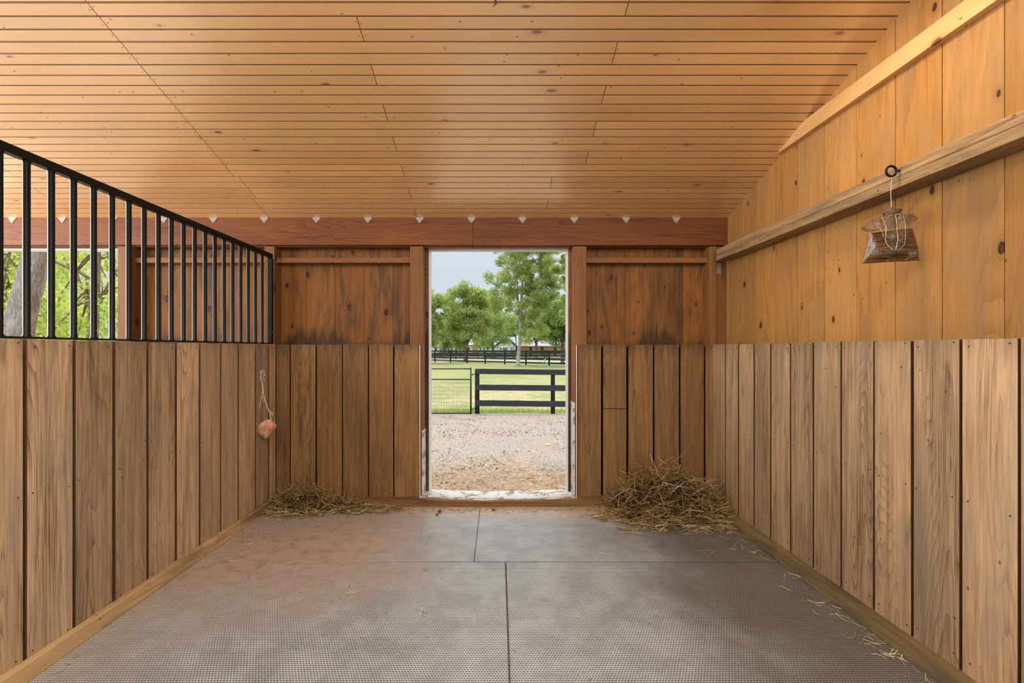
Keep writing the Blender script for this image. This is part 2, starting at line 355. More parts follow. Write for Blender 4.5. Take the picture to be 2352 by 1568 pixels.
# ------------------------------------------------------------------ mesh builder
class MB:
    def __init__(s): s.v = []; s.f = []; s.mi = []; s.g = []; s.b = []
    def face(s, idx, mi, g, b): s.f.append(idx); s.mi.append(mi); s.g.append(g); s.b.append(b)
    def quadbox(s, P, axis='z', mi=0, tint=None, off=None, edge=None):
        """P: 8 corners (000,100,110,010,001,101,111,011)"""
        if tint is None: tint = (rnd.random(), rnd.random(), rnd.random())
        if off is None: off = (rnd.uniform(0, 40), rnd.uniform(0, 40), rnd.uniform(0, 9))
        n = len(s.v); s.v += [tuple(p) for p in P]
        ext = [ (Vector(P[1])-Vector(P[0])).length, (Vector(P[3])-Vector(P[0])).length, (Vector(P[4])-Vector(P[0])).length ]
        ax = 'xyz'.index(axis); oth = [i for i in range(3) if i != ax]
        if ext[oth[0]] < ext[oth[1]]: oth = oth[::-1]        # widest first
        loc = [(i & 1, (i >> 1) & 1, (i >> 2) & 1) for i in (0, 1, 3, 2, 4, 5, 7, 6)]
        gv = []
        for l in loc:
            q = [l[k]*ext[k] for k in range(3)]
            gv.append((q[oth[0]]+q[oth[1]]+off[0], q[ax]+off[1], q[oth[1]]+off[2]))   # thin direction carried over so edges keep grain
        for q_, fc in enumerate(((0, 3, 2, 1), (4, 5, 6, 7), (0, 1, 5, 4), (1, 2, 6, 5), (2, 3, 7, 6), (3, 0, 4, 7))):
            s.face(tuple(n+i for i in fc), edge[0] if edge and q_ in edge[1] else mi, [gv[i] for i in fc], tint)
    def box(s, x0, x1, y0, y1, z0, z1, axis='z', mi=0, tint=None, off=None, mtx=None):
        P = [(x0, y0, z0), (x1, y0, z0), (x1, y1, z0), (x0, y1, z0), (x0, y0, z1), (x1, y0, z1), (x1, y1, z1), (x0, y1, z1)]
        if mtx: P = [mtx @ Vector(p) for p in P]
        s.quadbox(P, axis, mi, tint, off); return s
    def poly(s, pts, mi=0, tint=(.5, .5, .5), g=None):
        n = len(s.v); s.v += [tuple(p) for p in pts]
        s.face(tuple(range(n, n+len(pts))), mi, g or [tuple(p) for p in pts], tint)
    def prism(s, outline, d, mi=0, tint=(.5, .5, .5)):
        """outline: list of Vectors (ccw seen from -d), extruded by vector d"""
        n = len(s.v); k = len(outline); d = Vector(d)
        s.v += [tuple(p) for p in outline]+[tuple(Vector(p)+d) for p in outline]
        for idx in [tuple(range(n, n+k)), tuple(range(n+2*k-1, n+k-1, -1))]+[(n+(i+1) % k, n+i, n+k+i, n+k+(i+1) % k) for i in range(k)]:
            s.face(idx, mi, [s.v[i] for i in idx], tint)
        return s
    def tube(s, path, rad, n=8, mi=0, tint=(.5, .5, .5), closed=False, caps=True):
        path = [Vector(p) for p in path]; m = len(path)
        if not hasattr(rad, '__len__'): rad = [rad]*m
        b0 = len(s.v); up = None
        for i, p in enumerate(path):
            if closed: t = path[(i+1) % m]-path[i-1]
            else: t = path[min(i+1, m-1)]-path[max(i-1, 0)]
            t.normalize()
            if up is None: up = t.cross(Vector((0, 0, 1)) if abs(t.z) < .9 else Vector((1, 0, 0))).normalized()
            up = (up-t*up.dot(t)).normalized(); w = t.cross(up)
            for j in range(n):
                a = 2*math.pi*j/n; s.v.append(tuple(p+(up*math.cos(a)+w*math.sin(a))*rad[i]))
        for i in range(m if closed else m-1):
            i2 = (i+1) % m
            for j in range(n):
                idx = (b0+i*n+j, b0+i*n+(j+1) % n, b0+i2*n+(j+1) % n, b0+i2*n+j)
                s.face(idx, mi, [s.v[q] for q in idx], tint)
        if caps and not closed:
            for idx in (tuple(b0+j for j in range(n))[::-1], tuple(b0+(m-1)*n+j for j in range(n))):
                s.face(idx, mi, [s.v[q] for q in idx], tint)
        return s
    def build(s, name, mats, parent=None, smooth=False, bevel=0.):
        me = bpy.data.meshes.new(name); me.from_pydata(s.v, [], s.f)
        if not isinstance(mats, (list, tuple)): mats = [mats]
        for m in mats: me.materials.append(M[m] if isinstance(m, str) else m)
        me.polygons.foreach_set('material_index', s.mi)
        ga = me.attributes.new('gc', 'FLOAT_VECTOR', 'CORNER'); ba = me.attributes.new('bt', 'FLOAT_VECTOR', 'CORNER')
        gl = []; bl = []
        for g, b in zip(s.g, s.b):
            for q in g: gl += list(q); bl += list(b)
        ga.data.foreach_set('vector', gl); ba.data.foreach_set('vector', bl)
        if smooth: me.polygons.foreach_set('use_smooth', [True]*len(me.polygons))
        me.update()
        o = bpy.data.objects.new(name, me); C.objects.link(o)
        if parent: o.parent = parent
        if bevel:
            md = o.modifiers.new('edge', 'BEVEL'); md.width = bevel; md.segments = 2; md.limit_method = 'ANGLE'; md.angle_limit = math.radians(40)
        return o

def tag(o, label=None, cat=None, group=None, kind=None):
    for k, v in (('label', label), ('category', cat), ('group', group), ('kind', kind)):
        if v: o[k] = v
    return o
def empty(name, loc, rz=0.):
    o = bpy.data.objects.new(name, None); C.objects.link(o); o.location = loc; o.rotation_euler.z = rz; o.empty_display_size = .1; return o
def local(parent, o):
    """o was built in world coordinates: shift it under its parent"""
    o.parent = parent; bpy.context.view_layer.update(); o.matrix_parent_inverse = parent.matrix_world.inverted(); return o
def at(px, py, Y):
    return Vector(((px-VX)*Y/F, Y, H-(py-VY)*Y/F))

# ================================================================== THE STALL
XL, XR, XU = -1.90, 1.83, 1.97     # kick board faces and the upper right planks
YK, YB, YU = 3.98, 4.00, 4.13      # kick boards, beam face, upper back planks
ZT = 1.357                          # top of the kick boards
def zc(Y): return 2.445+.301*(4.0-Y)

# ---- floor and mats
mb = MB(); mb.box(-5.6, 2.1, -2.6, 4.02, -.20, -.028, 'y'); o = mb.build('floor', 'dirt'); tag(o, 'packed dirt stall floor under the rubber mats', 'floor', kind='structure')
ys = 2.89
mats = [(-1.885, -.1545, ys+.004, 3.90, 'grey rubber mat at the rear left, dusted tan, against the door sill'),
        (-.1515, 1.74, ys+.004, 3.90, 'grey rubber mat at the rear right beside the big hay heap'),
        (-1.885, .041, 1.06, ys-.003, 'large grey rubber mat in the left foreground of the stall'),
        (.048, 1.74, 1.06, ys-.003, 'large grey rubber mat in the right foreground of the stall'),
        (-1.885, .041, -.8, 1.056, None), (.048, 1.74, -.8, 1.056, None)]
for i, (x0, x1, y0, y1, lab) in enumerate(mats):
    nx, ny = 40, 30; mb = MB(); 
    zt = lambda x, y: .0012*math.sin(x*7+y*3)+.0010*math.sin(y*11-x*4)
    if lab is None: lab = 'grey rubber mat under the viewer, '+('left' if x0 < -1 else 'right')+' of the middle seam'
    mb.box(x0, x1, y0, y1, -.028, 0., 'y')
    o = mb.build('rubber_mat', 'mat', bevel=.003); tag(o, lab, 'mat', group='rubber stall mats on the floor')

# ---- kick boards helper
def nails(mb, pts, axis, r=.0038):
    for p in pts:
        p = Vector(p); ring = []
        for j in range(6):
            a = j*math.pi/3
            ring.append(p+(Vector((math.cos(a)*r, 0, math.sin(a)*r)) if axis == 'y' else Vector((0, math.cos(a)*r, math.sin(a)*r))))
        d = Vector((0, -.0012, 0)) if axis == 'y' else (Vector((.0012, 0, 0)) if axis == '+x' else Vector((-.0012, 0, 0)))
        mb.prism([q+d for q in ring], -d*1.5, mi=1)

def board_wall(seams, face, thick, z0, z1, mode, gap=.006, ends=True, jitter=.003, nail_z=(1.335, .72, .09), missing=None):
    """mode 'y': boards run along x at y=face, room on -y.  '+x': boards along y at x=face, room on +x.  '-x': room on -x"""
    mb = MB()
    for i in range(len(seams)-1):
        a, b = sorted((seams[i], seams[i+1]))
        g = gap*(rnd.uniform(.65, 1.15) if rnd.random() < .8 else .3)
        a2, b2 = a+g/2, b-g/2
        t = thick+rnd.uniform(-.001, .0015); zz = z1+rnd.uniform(-jitter, jitter)
        lean = rnd.uniform(-.0015, .0015)
        if mode == 'y':
            P = [(a2, face-0, z0), (b2, face, z0), (b2, face+t, z0), (a2, face+t, z0), (a2+lean, face, zz), (b2+lean, face, zz), (b2+lean, face+t, zz), (a2+lean, face+t, zz)]
        elif mode == '+x':
            P = [(face-t, a2, z0), (face, a2, z0), (face, b2, z0), (face-t, b2, z0), (face-t, a2+lean, zz), (face, a2+lean, zz), (face, b2+lean, zz), (face-t, b2+lean, zz)]
        else:
            P = [(face, a2, z0), (face+t, a2, z0), (face+t, b2, z0), (face, b2, z0), (face, a2+lean, zz), (face+t, a2+lean, zz), (face+t, b2+lean, zz), (face, b2+lean, zz)]
        mb.quadbox(P, 'z', edge=(5, (3, 5) if mode == 'y' else (2, 4)))
        if nail_z and b-a > .1:
            pts = []
            for nz in nail_z:
                for q in (a+.03, b-.03):
                    q += rnd.uniform(-.008, .008); z = nz+rnd.uniform(-.012, .012)
                    pts.append((q, face, z) if mode == 'y' else (face, q, z))
            nails(mb, pts, mode)
    return mb

# left partition: oak boards, gaps measured from the near end to the rear corner
lx = [-260, -120, 58, 170, 262, 340, 404, 459, 507, 547, 587, 617]
seamsL = [-.75, -.53, -.31, -.09, .13, .35, .57, .79, 1.01]+[-XL*F/(VX-x) for x in lx]+[YK]
seamsL = sorted(seamsL)
mbL = board_wall(seamsL, XL, .026, .05, ZT, '+x', gap=.0185)
mbL.box(XL-.072, XL-.058, -.75, YK, .02, ZT-.01, 'y', mi=2)            # far-side boards close the gaps, near-black as painted gap shade
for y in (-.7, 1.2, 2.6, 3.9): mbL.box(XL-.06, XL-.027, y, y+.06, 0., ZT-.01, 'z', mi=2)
o = mbL.build('wall_left', ['kick', 'nail', 'dark', 'dark', 'dark', 'edge'], bevel=.0022); tag(o, 'low left partition of weathered upright oak boards', 'wall', kind='structure')
mb = MB(); mb.box(XL, XL+.036, -.75, 3.96, -.0, .075, 'y'); o = mb.build('baseboard_left', 'curb_left', bevel=.004); tag(o, 'pale knotted skirting strip along the left partition', 'baseboard', kind='structure')

# right wall: boards below, planks above
rx = [1637, 1666, 1696, 1732, 1770, 1816, 1868, 1932, 2007, 2095, 2207, 2341, 2520, 2760]
seamsR = sorted([XR*F/(x-VX) for x in rx]+[1.0, .78, .56, .34, .12, -.10, -.32, -.54, -.76])
mbR = board_wall(seamsR, XR, .028, .035, ZT, '-x', gap=.016)
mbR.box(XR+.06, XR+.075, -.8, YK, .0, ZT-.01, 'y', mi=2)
ux = [1673.5, 1702, 1737, 1781, 1832, 1894, 1967, 2056, 2164, 2307, 2520, 2850]
seamsU = sorted([XU*F/(x-VX) for x in ux]+[YU+.05, 1.0, .75, .5, .25, 0, -.25, -.5, -.75, -1.0])
for i in range(len(seamsU)-1):
    a, b = seamsU[i], seamsU[i+1]; g = .0016 if i % 3 else .003
    t0 = min(zc(a)+.1, 4.5); t1 = min(zc(b)+.1, 4.5)
    P = [(XU, a+g, 1.0), (XU+.022, a+g, 1.0), (XU+.022, b-g, 1.0), (XU, b-g, 1.0), (XU, a+g, t0), (XU+.022, a+g, t0), (XU+.022, b-g, t1), (XU, b-g, t1)]
    mbR.quadbox(P, 'z', mi=3)
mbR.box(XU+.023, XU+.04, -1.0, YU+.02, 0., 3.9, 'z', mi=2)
o = mbR.build('wall_right', ['kick', 'nail', 'dark', 'plank', 'dark', 'edge'], bevel=.0018); tag(o, 'right wall with oak boards below and golden pine planks above', 'wall', kind='structure')
# curb timber at the foot of the right wall
mb = MB()
ysg = [-.8+.2*i for i in range(25)]; ysg[-1] = 3.90
for i in range(len(ysg)-1):
    a, b = ysg[i], ysg[i+1]; wv = lambda y: .004*math.sin(y*5.)+.003*math.sin(y*13)
    P = [(1.738+wv(a), a, 0), (1.845, a, 0), (1.845, b, 0), (1.738+wv(b), b, 0), (1.752+wv(a), a, .040), (1.845, a, .048), (1.845, b, .048), (1.752+wv(b), b, .040)]
    mb.quadbox(P, 'y', tint=(.5, .5, .5), off=(3., a, 1.))
o = mb.build('baseboard_right', 'curb'); tag(o, 'worn dirty curb timber along the foot of the right wall', 'baseboard', kind='structure')

# back wall: kick boards either side of the doorway
pm = F/YK
bl = [634, 666, 726, 787, 846, 905, 963]; br = [1325, 1383, 1441, 1502, 1561, 1619, 1640]
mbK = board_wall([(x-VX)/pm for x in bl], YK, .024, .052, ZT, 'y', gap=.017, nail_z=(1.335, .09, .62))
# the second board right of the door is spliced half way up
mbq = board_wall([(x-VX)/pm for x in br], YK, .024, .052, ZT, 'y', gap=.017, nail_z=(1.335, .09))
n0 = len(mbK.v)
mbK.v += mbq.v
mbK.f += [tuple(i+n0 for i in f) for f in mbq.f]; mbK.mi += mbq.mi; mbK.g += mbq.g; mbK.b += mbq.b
xs0, xs1 = (1384-VX)/pm, (1440-VX)/pm; zs = H-(938-VY)/pm
mbK.box(xs0, xs1, YK-.0006, YK+.004, zs-.003, zs+.0025, 'x', mi=2)
for xx in (xs0+.02, (xs0+xs1)/2, xs1-.02): nails(mbK, [(xx, YK, zs+.03), (xx, YK, zs-.03)], 'y')
# neighbouring stall boards (seen only above the partition)
# near-black sheets behind, painting the shade of the cavity
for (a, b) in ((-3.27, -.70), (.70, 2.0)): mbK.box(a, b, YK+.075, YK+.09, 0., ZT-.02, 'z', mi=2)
# upper planks
uxl = [-3.4+.2567*i for i in range(12)]
pb = F/YU
def planks(x0, x1, anchor):
    st = anchor; 
    while st > x0: st -= .2567
    e = []
    q = st
    while q < x1: e.append((max(q, x0), min(q+.2567, x1))); q += .2567
    return [t for t in e if t[1]-t[0] > .01]
for (x0, x1, anc) in ((-3.27, -.62, (703-VX)/pb), (.62, 2.0, (1369-VX)/pb)):
    for (a, b) in planks(x0, x1, anc):
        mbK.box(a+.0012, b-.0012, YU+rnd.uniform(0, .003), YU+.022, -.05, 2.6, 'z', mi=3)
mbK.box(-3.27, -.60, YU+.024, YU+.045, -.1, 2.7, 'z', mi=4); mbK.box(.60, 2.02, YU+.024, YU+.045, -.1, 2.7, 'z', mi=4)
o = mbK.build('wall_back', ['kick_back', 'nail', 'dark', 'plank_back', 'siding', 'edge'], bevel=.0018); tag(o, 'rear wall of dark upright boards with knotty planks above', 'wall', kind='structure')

# posts of the rear wall (structure)
def post(n, x0, x1, label, z1=2.2015, y0=YB, y1=YU, mat='post', z0=.0):
    mb = MB(); mb.box(x0, x1, y0, y1, z0, z1, 'z'); o = mb.build('trim_%d' % n, mat, bevel=.002); tag(o, label, 'post', kind='structure'); return o
post(1, -.759, -.647, 'wooden post left of the doorway')
post(2, .643, .755, 'wooden post right of the doorway')
post(3, -2.01, -1.925, 'post in the rear left corner at the end of the bars')
post(4, 1.815, 1.872, 'narrow post in the rear right corner'); post(5, 1.874, XU-.002, 'inner stud of the rear right corner', y0=YB+.03)
post(6, -3.27, -3.16, 'post beside the neighbouring doorway')
# header beam
mb = MB(); mb.box(-6.2, -.22, YB, YB+.038, 2.212, 2.50, 'x'); mb.box(-.218, XU, YB-.001, YB+.038, 2.210, 2.50, 'x')
mb.box(-6.2, XU+.05, YB+.04, YB+.10, 2.203, 2.46, 'x'); 
o = mb.build('trim_7', 'beam', bevel=.0015); tag(o, 'reddish header beam across the rear wall under the ceiling', 'beam', kind='structure')
# girts between the posts
for n, (a, b, lab) in enumerate(((-1.925, -.759, 'thin rail across the dark planks left of the doorway'), (.755, 1.815, 'thin rail across the dark planks right of the doorway'), (-3.16, -2.01, 'thin rail behind the bars in the next stall'))):
    mb = MB(); mb.box(a, b, 4.045, YU, 2.068, 2.112, 'x'); o = mb.build('trim_%d' % (8+n), 'post', bevel=.002); tag(o, lab, 'rail', kind='structure')
# sill timber
mb = MB(); xsn = 44; xv = [XL+.01+(XR-XL-.08)*i/xsn for i in range(xsn+1)]
def sil(x):   # worn hollow in the middle of the doorway
    return .060-.016*math.exp(-(x/.48)**4)+.0015*math.sin(x*17)
def sfr(x): return 3.895+.006*math.sin(x*6)+.004*math.sin(x*15)+ .012*math.exp(-(x/.5)**4)
for i in range(xsn):
    a, b = xv[i], xv[i+1]
    P = [(a, sfr(a), -.03), (b, sfr(b), -.03), (b, 3.975, -.03), (a, 3.975, -.03), (a, sfr(a)+.004, sil(a)), (b, sfr(b)+.004, sil(b)), (b, 3.975, sil(b)+.002), (a, 3.975, sil(a)+.002)]
    mb.quadbox(P, 'x', tint=(.5, .3, .5), off=(2., a, 1.))
o = mb.build('trim_11', 'kick_back'); tag(o, 'heavy timber sill along the foot of the rear wall', 'sill', kind='structure')
mb = MB(); xv = [-.672+(1.34)*i/24 for i in range(25)]
for i in range(24):
    a, b = xv[i], xv[i+1]; e = .012
    fw = lambda x: 3.945+.012*math.sin(x*9)+.010*math.sin(x*23+1); f0 = fw(a); f1 = fw(b)
    P = [(a, f0, -.06), (b, f1, -.06), (b, 4.20, -.06), (a, 4.20, -.06), (a, f0, sil(a)+.0022), (b, f1, sil(b)+.0022), (b, 4.20, sil(b)-.004), (a, 4.20, sil(a)-.004)]
    mb.quadbox(P, 'x', tint=(.5, .5, .5), off=(2., a, 1.))
mb.v = [(x, y, z) for x, y, z in mb.v]
o = mb.build('trim_12', 'flaky'); tag(o, 'flaking white threshold of the doorway', 'threshold', kind='structure')
# white casing round the outer edge of both openings
mb = MB()
for (a, b) in ((-.647, .643),):
    mb.box(a-.006, a+.006, YU+.005, YU+.05, .05, 2.205, 'z'); mb.box(b-.008, b+.006, YU+.005, YU+.05, .05, 2.205, 'z'); mb.box(a-.006, b+.006, YU+.005, YU+.05, 2.190, 2.215, 'x')
mb.box(-.6765, -.671, YK+.002, YK+.019, .055, ZT-.004, 'z', mi=0); mb.box(.6655, .671, YK+.002, YK+.019, .055, ZT-.004, 'z', mi=0)  # pale strips paint the lit edges of the kick boards
mb.box(-.656, -.6445, YB-.002, YU, .05, .62, 'z', mi=1); mb.box(.6405, .6555, YB-.002, YU, .05, .86, 'z', mi=1)
o = mb.build('trim_13', ['white', 'flaky'], bevel=.001); tag(o, 'white painted casing round the doorway, with strips painted as lit board edges', 'casing', kind='structure')
mb = MB(); mb.box(-3.284, -3.27, YB+.02, YU+.05, .05, 2.205, 'z'); mb.box(-4.54, -3.27, YB+.105, YU+.05, 2.19, 2.215, 'x'); mb.box(-4.66, -4.54, YB, YU, 0, 2.3, 'z')
o = mb.build('trim_14', 'white', bevel=.001); tag(o, 'white painted casing of the neighbouring doorway', 'casing', kind='structure')
mb = MB(); 
for i in range(5): mb.box(-4.66-.2567*(i+1)+.0012, -4.66-.2567*i-.0012, YU, YU+.022, -.05, 2.6, 'z')
o = mb.build('wall_far_left', 'plank_back'); tag(o, 'plank wall beyond the neighbouring doorway', 'wall', kind='structure')

# ---- beaded board ceiling: pairs of stripes, butt joints
mb = MB(); sl = Vector((0, -1, .301)).normalized(); nrm = Vector((0, -.301, -1)).normalized()
pitch = .1312; YC0 = 4.002
def stripe(x0, x1, ya, yb, tint, off):
    """one flat strip with bevelled long edges hanging down from the plane z=zc"""
    c = .0012; g = .0044
    ya -= g; yb += g
    pr = []
    for (yy, d) in ((ya, .009), (ya, .0009), (ya-c, 0.), (yb+c, 0.), (yb, .0009), (yb, .009)):
        pr.append((yy, zc(yy)+d))
    n = len(mb.v)
    for x in (x0, x1):
        for (yy, z) in pr: mb.v.append((x, yy, z))
    for j in range(5):
        idx = (n+j, n+j+1, n+6+j+1, n+6+j)
        gg = [(((YC0-mb.v[q][1])+off[0]), mb.v[q][0]+off[1], off[2]) for q in idx]
        mb.face(idx, 3 if j in (0, 4) else 0, gg, tint)
    for b in (n, n+6):
        idx = tuple(b+j for j in range(6)); mb.face(idx, 3, [(off[0], off[1], off[2])]*6, tint)
for j in range(0, 50):
    y0 = YC0-pitch*j; y1 = y0-pitch
    jx = .622 if j % 2 else -.70
    if j in (3, 1): jx = .40
    cuts = [-6.2, -4.4 if j % 2 else -3.6, -1.97+(.03 if j in (2, 3) else 0), jx, XU+.02] if j < 50 else []
    for k in range(len(cuts)-1):
        a, b = cuts[k]+.0018, cuts[k+1]-.0018
        tint = (rnd.random(), rnd.random(), 0); off = (rnd.uniform(0, 40), rnd.uniform(0, 40), rnd.uniform(0, 5))
        stripe(a, b, y0, y0-pitch/2, tint, off); stripe(a, b, y0-pitch/2, y1, tint, off)
# round bead lying in every groove
for j in range(0, 101):
    yy = YC0-pitch*j/2; n = len(mb.v)
    for x in (-6.2, XU+.02):
        for (dy, d) in ((.0017, .009), (.0017, .0026), (.0009, .0012), (-.0009, .0012), (-.0017, .0026), (-.0017, .009)): mb.v.append((x, yy+dy, zc(yy+dy)+d))
    off = (rnd.uniform(0, 40), rnd.uniform(0, 40), 1.)
    for q in range(5):
        idx = (n+q, n+q+1, n+7+q, n+6+q); mb.face(idx, 0 if q == 2 else 3, [(mb.v[k][1]+off[0], mb.v[k][0]+off[1], off[2]) for k in idx], (.4, .5, .5))
# backing sheet
y1 = YC0-pitch*50
P = [(-6.2, y1, zc(y1)+.009), (2.3, y1, zc(y1)+.009), (2.3, 4.2, zc(4.2)+.009), (-6.2, 4.2, zc(4.2)+.009), (-6.2, y1, zc(y1)+.05), (2.3, y1, zc(y1)+.05), (2.3, 4.2, zc(4.2)+.05), (-6.2, 4.2, zc(4.2)+.05)]
mb.quadbox(P, 'x', mi=2)
# nail heads at the joints and over the rafters
for j in range(0, 16):
    for k, xx in enumerate((-1.97, .622 if j % 2 else -.70)):
        for sx in (-.016, .016):
            for fy in (.3, .75):
                if rnd.random() < .75:
                    yy = YC0-pitch*(j+fy)+rnd.uniform(-.01, .01); p = Vector((xx+sx+rnd.uniform(-.004, .004), yy, zc(yy)-.0006)); r = .0026
                    ring = [p+Vector((math.cos(a*1.0472)*r, math.sin(a*1.0472)*r*.958, -math.sin(a*1.0472)*r*.29)) for a in range(6)]
                    mb.prism(ring, (0, 0, .002), mi=1)
for j in range(0, 8):
    for xx in np.arange(-5.6, 1.9, .61):
        if rnd.random() < .55:
            yy = YC0-pitch*(j+rnd.choice((.28, .72))); p = Vector((xx+rnd.uniform(-.01, .01), yy, zc(yy)-.0006)); r = .0022
            ring = [p+Vector((math.cos(a*1.0472)*r, math.sin(a*1.0472)*r*.958, -math.sin(a*1.0472)*r*.29)) for a in range(6)]
            mb.prism(ring, (0, 0, .002), mi=1)
o = mb.build('ceiling', ['ceiling', 'nail', 'dark', 'groove']); tag(o, 'sloping varnished beadboard pine ceiling', 'ceiling', kind='structure')
# outer roof with an eave
mb = MB(); P = [(-6.6, -2.6, zc(-2.6)+.2), (2.5, -2.6, zc(-2.6)+.2), (2.5, 4.75, zc(4.75)+.2), (-6.6, 4.75, zc(4.75)+.2), (-6.6, -2.6, zc(-2.6)+.24), (2.5, -2.6, zc(-2.6)+.24), (2.5, 4.75, zc(4.75)+.24), (-6.6, 4.75, zc(4.75)+.24)]
mb.quadbox(P, 'x'); o = mb.build('roof', 'roof'); tag(o, 'barn roof with a short eave above the doorways', 'roof', kind='structure')

# ---- girts on the right wall
mb = MB(); mb.box(1.845, XU, -.9, 3.955, 2.065, 2.114, 'y', mi=0); mb.box(1.846, XU, -.9, 3.95, 2.1155, 2.163, 'y', mi=0)
o = mb.build('trim_15', 'girt_old', bevel=.0025); tag(o, 'weathered double rail along the right wall', 'rail', kind='structure')
mb = MB()
P = [(1.933, -.9, 2.673), (XU, -.9, 2.673), (XU, 3.32, 2.673), (1.933, 3.32, 2.673), (1.933, -.9, 2.766), (XU, -.9, 2.766), (XU, 3.03, 2.766), (1.933, 3.03, 2.766)]
mb.quadbox(P, 'y', tint=(.5, .2, .5)); o = mb.build('trim_16', 'girt_new', bevel=.002); tag(o, 'fresh pale pine rail high on the right wall', 'rail', kind='structure')
# metal strap under the girt end
mb = MB(); mb.box(1.878, 1.925, YB-.004+.03, YB+.03, 1.965, 2.064, 'z'); 
o = mb.build('metal_strap', 'zinc', bevel=.001); tag(o, 'small galvanised strap under the weathered rail end in the rear right corner', 'bracket')

# ---- white triangular plates along the beam
plates = [28, 143, 260, 376, 490, 607, 727, 845, 964, 1083, 1200, 1319, 1438, 1553]
ordn = ['first', 'second', 'third', 'fourth', 'fifth', 'sixth', 'seventh', 'eighth', 'ninth', 'tenth', 'eleventh', 'twelfth', 'thirteenth', 'last']
first = None
for i, x in enumerate(plates):
    X = (x-VX)*YB/F
    if first is None:
        mb = MB(); hw = .047; zt = 0.012
        mb.prism([Vector((-hw, 0, zt)), Vector((hw, 0, zt)), Vector((hw*.74, 0, zt-.012)), Vector((.004, 0, -.042)), Vector((-.004, 0, -.042)), Vector((-hw*.74, 0, zt-.012))][::-1], (0, .0016, 0))
        nails(mb, [(0, 0, -.030)], 'y', .0035)
        o = mb.build('triangular_plate', ['zinc', 'nail']); first = o
    else:
        o = first.copy(); C.objects.link(o)
    o.location = (X, YB-.0035, 2.443); o.rotation_euler = (0, rnd.uniform(-.05, .05), 0)
    where = {0: 'behind the nearest bars', 4: 'on the red beam, fifth from the left', 8: 'above the left door post', 13: 'nearest the right wall', 11: 'above the right door post'}.get(i, '')
    lab = 'pale metal triangle tip along the red beam, %s of fourteen from the left' % ordn[i]
    if where: lab = 'pale metal triangle tip %s' % where
    tag(o, lab, 'metal plate', group='triangular plates along the beam')

# ---- iron grille on the partition
XG = -1.93
gr = empty('stall_grille', (XG, 2.0, ZT)); tag(gr, 'black steel bar grille standing on the left partition', 'grille')
mb = MB(); mb.box(XG-.018, XG+.018, -.5, 3.95, 2.088, 2.124, 'y'); local(gr, mb.build('top_rail', 'iron', bevel=.003))
mb = MB(); mb.box(XG-.02, XG+.022, -.5, 3.95, ZT+.004, ZT+.013, 'y'); local(gr, mb.build('bottom_rail', 'iron', bevel=.001))
mb = MB(); mb.box(XG-.018, XG+.018, 3.925, 3.962, ZT+.013, 2.088, 'z')
ep = local(gr, mb.build('end_plate', 'iron', bevel=.002))
for z in (1.46, 2.02):
    mb = MB(); mb.tube([(XG+.018, 3.943, z), (XG+.0205, 3.943, z)], .006, 10); local(gr, mb.build('screw_head', 'screw'))
bar0 = None
for k in range(-13, 19):
    y = 1.905+.1053*k
    if y > 3.9 or y < .3: continue
    if bar0 is None:
        mb = MB(); mb.tube([(0, 0, ZT+.012), (0, 0, ZT+.014), (0, 0, ZT+.022), (0, 0, 1.7), (0, 0, 2.078), (0, 0, 2.086), (0, 0, 2.089)], [.0175, .0165, .0125, .0125, .0125, .0155, .017], 14)
        bar0 = mb.build('bar', 'iron', smooth=True); b = bar0
    else: b = bar0.copy(); C.objects.link(b)
    b.parent = gr; b.location = (0, y-2.0, -ZT)

# ---- ceiling lamp just over the frame edge
lamp = empty('ceiling_lamp', (1.335, 2.075, zc(2.075)-.002)); tag(lamp, 'round brass rimmed ceiling lamp at the top edge of the picture', 'lamp')
lamp.rotation_euler.x = math.atan(.301)*-1
mb = MB(); mb.tube([(0, 0, 0), (0, 0, -.012)], [.135, .135], 40); mb.tube([(0, 0, -.012), (0, 0, -.02)], [.13, .122], 40)
b = mb.build('lamp_rim', plain('pale_brass', (.75, .62, .32), .35, metal=.6), lamp, smooth=False)
mb = MB(); mb.tube([(0, 0, -.020), (0, 0, -.035), (0, 0, -.05), (0, 0, -.058)], [.118, .112, .085, .03], 32)
s = NT('lamp_glass', .4); s.p.inputs['Base Color'].default_value = (.9, .85, .75, 1); s.p.inputs['Emission Color'].default_value = (1., .80, .52, 1); s.p.inputs['Emission Strength'].default_value = 3.
b = mb.build('lamp_glass', s.m, lamp, smooth=True)
light('ceiling_lamp_bulb', 'AREA', (1.335, 2.075-.03, zc(2.075)-.085), 10, (1., .78, .5), shape='DISK', size=.22)
# small dark hook peeking in at the top
hk = at(1138, 2, 2.22); mb = MB(); zt = zc(hk.y)
mb.tube([(hk.x, hk.y, zt+.002), (hk.x, hk.y, zt-.014), (hk.x+.001, hk.y-.001, zt-.022)], [.004, .0045, .0035], 8)
o = mb.build('ceiling_hook', 'nail', smooth=True); tag(o, 'small dark peg under the ceiling at the top middle edge of the picture', 'hook')

# ================================================================== HANGING THINGS
# eye hook screwed into the girt, and the wrapped treat hanging from it
YH = 2.139; rc = at(2047, 393, YH); ent = at(2071, 386, YH)
eye = MB(); R = .0235
eye.tube([rc+Vector((math.cos(a)*R, 0, math.sin(a)*R)) for a in [i*2*math.pi/28 for i in range(28)]], .0052, 10, closed=True)
eye.tube([rc+Vector((R, 0, 0)), rc+Vector((R+.012, .002, .002)), Vector((1.85, YH+.006, rc.z+.006))], [.0055, .005, .005], 8)
o = eye.build('eye_hook', 'iron', smooth=True); tag(o, 'black eye hook screwed into the weathered rail on the right wall', 'hook')

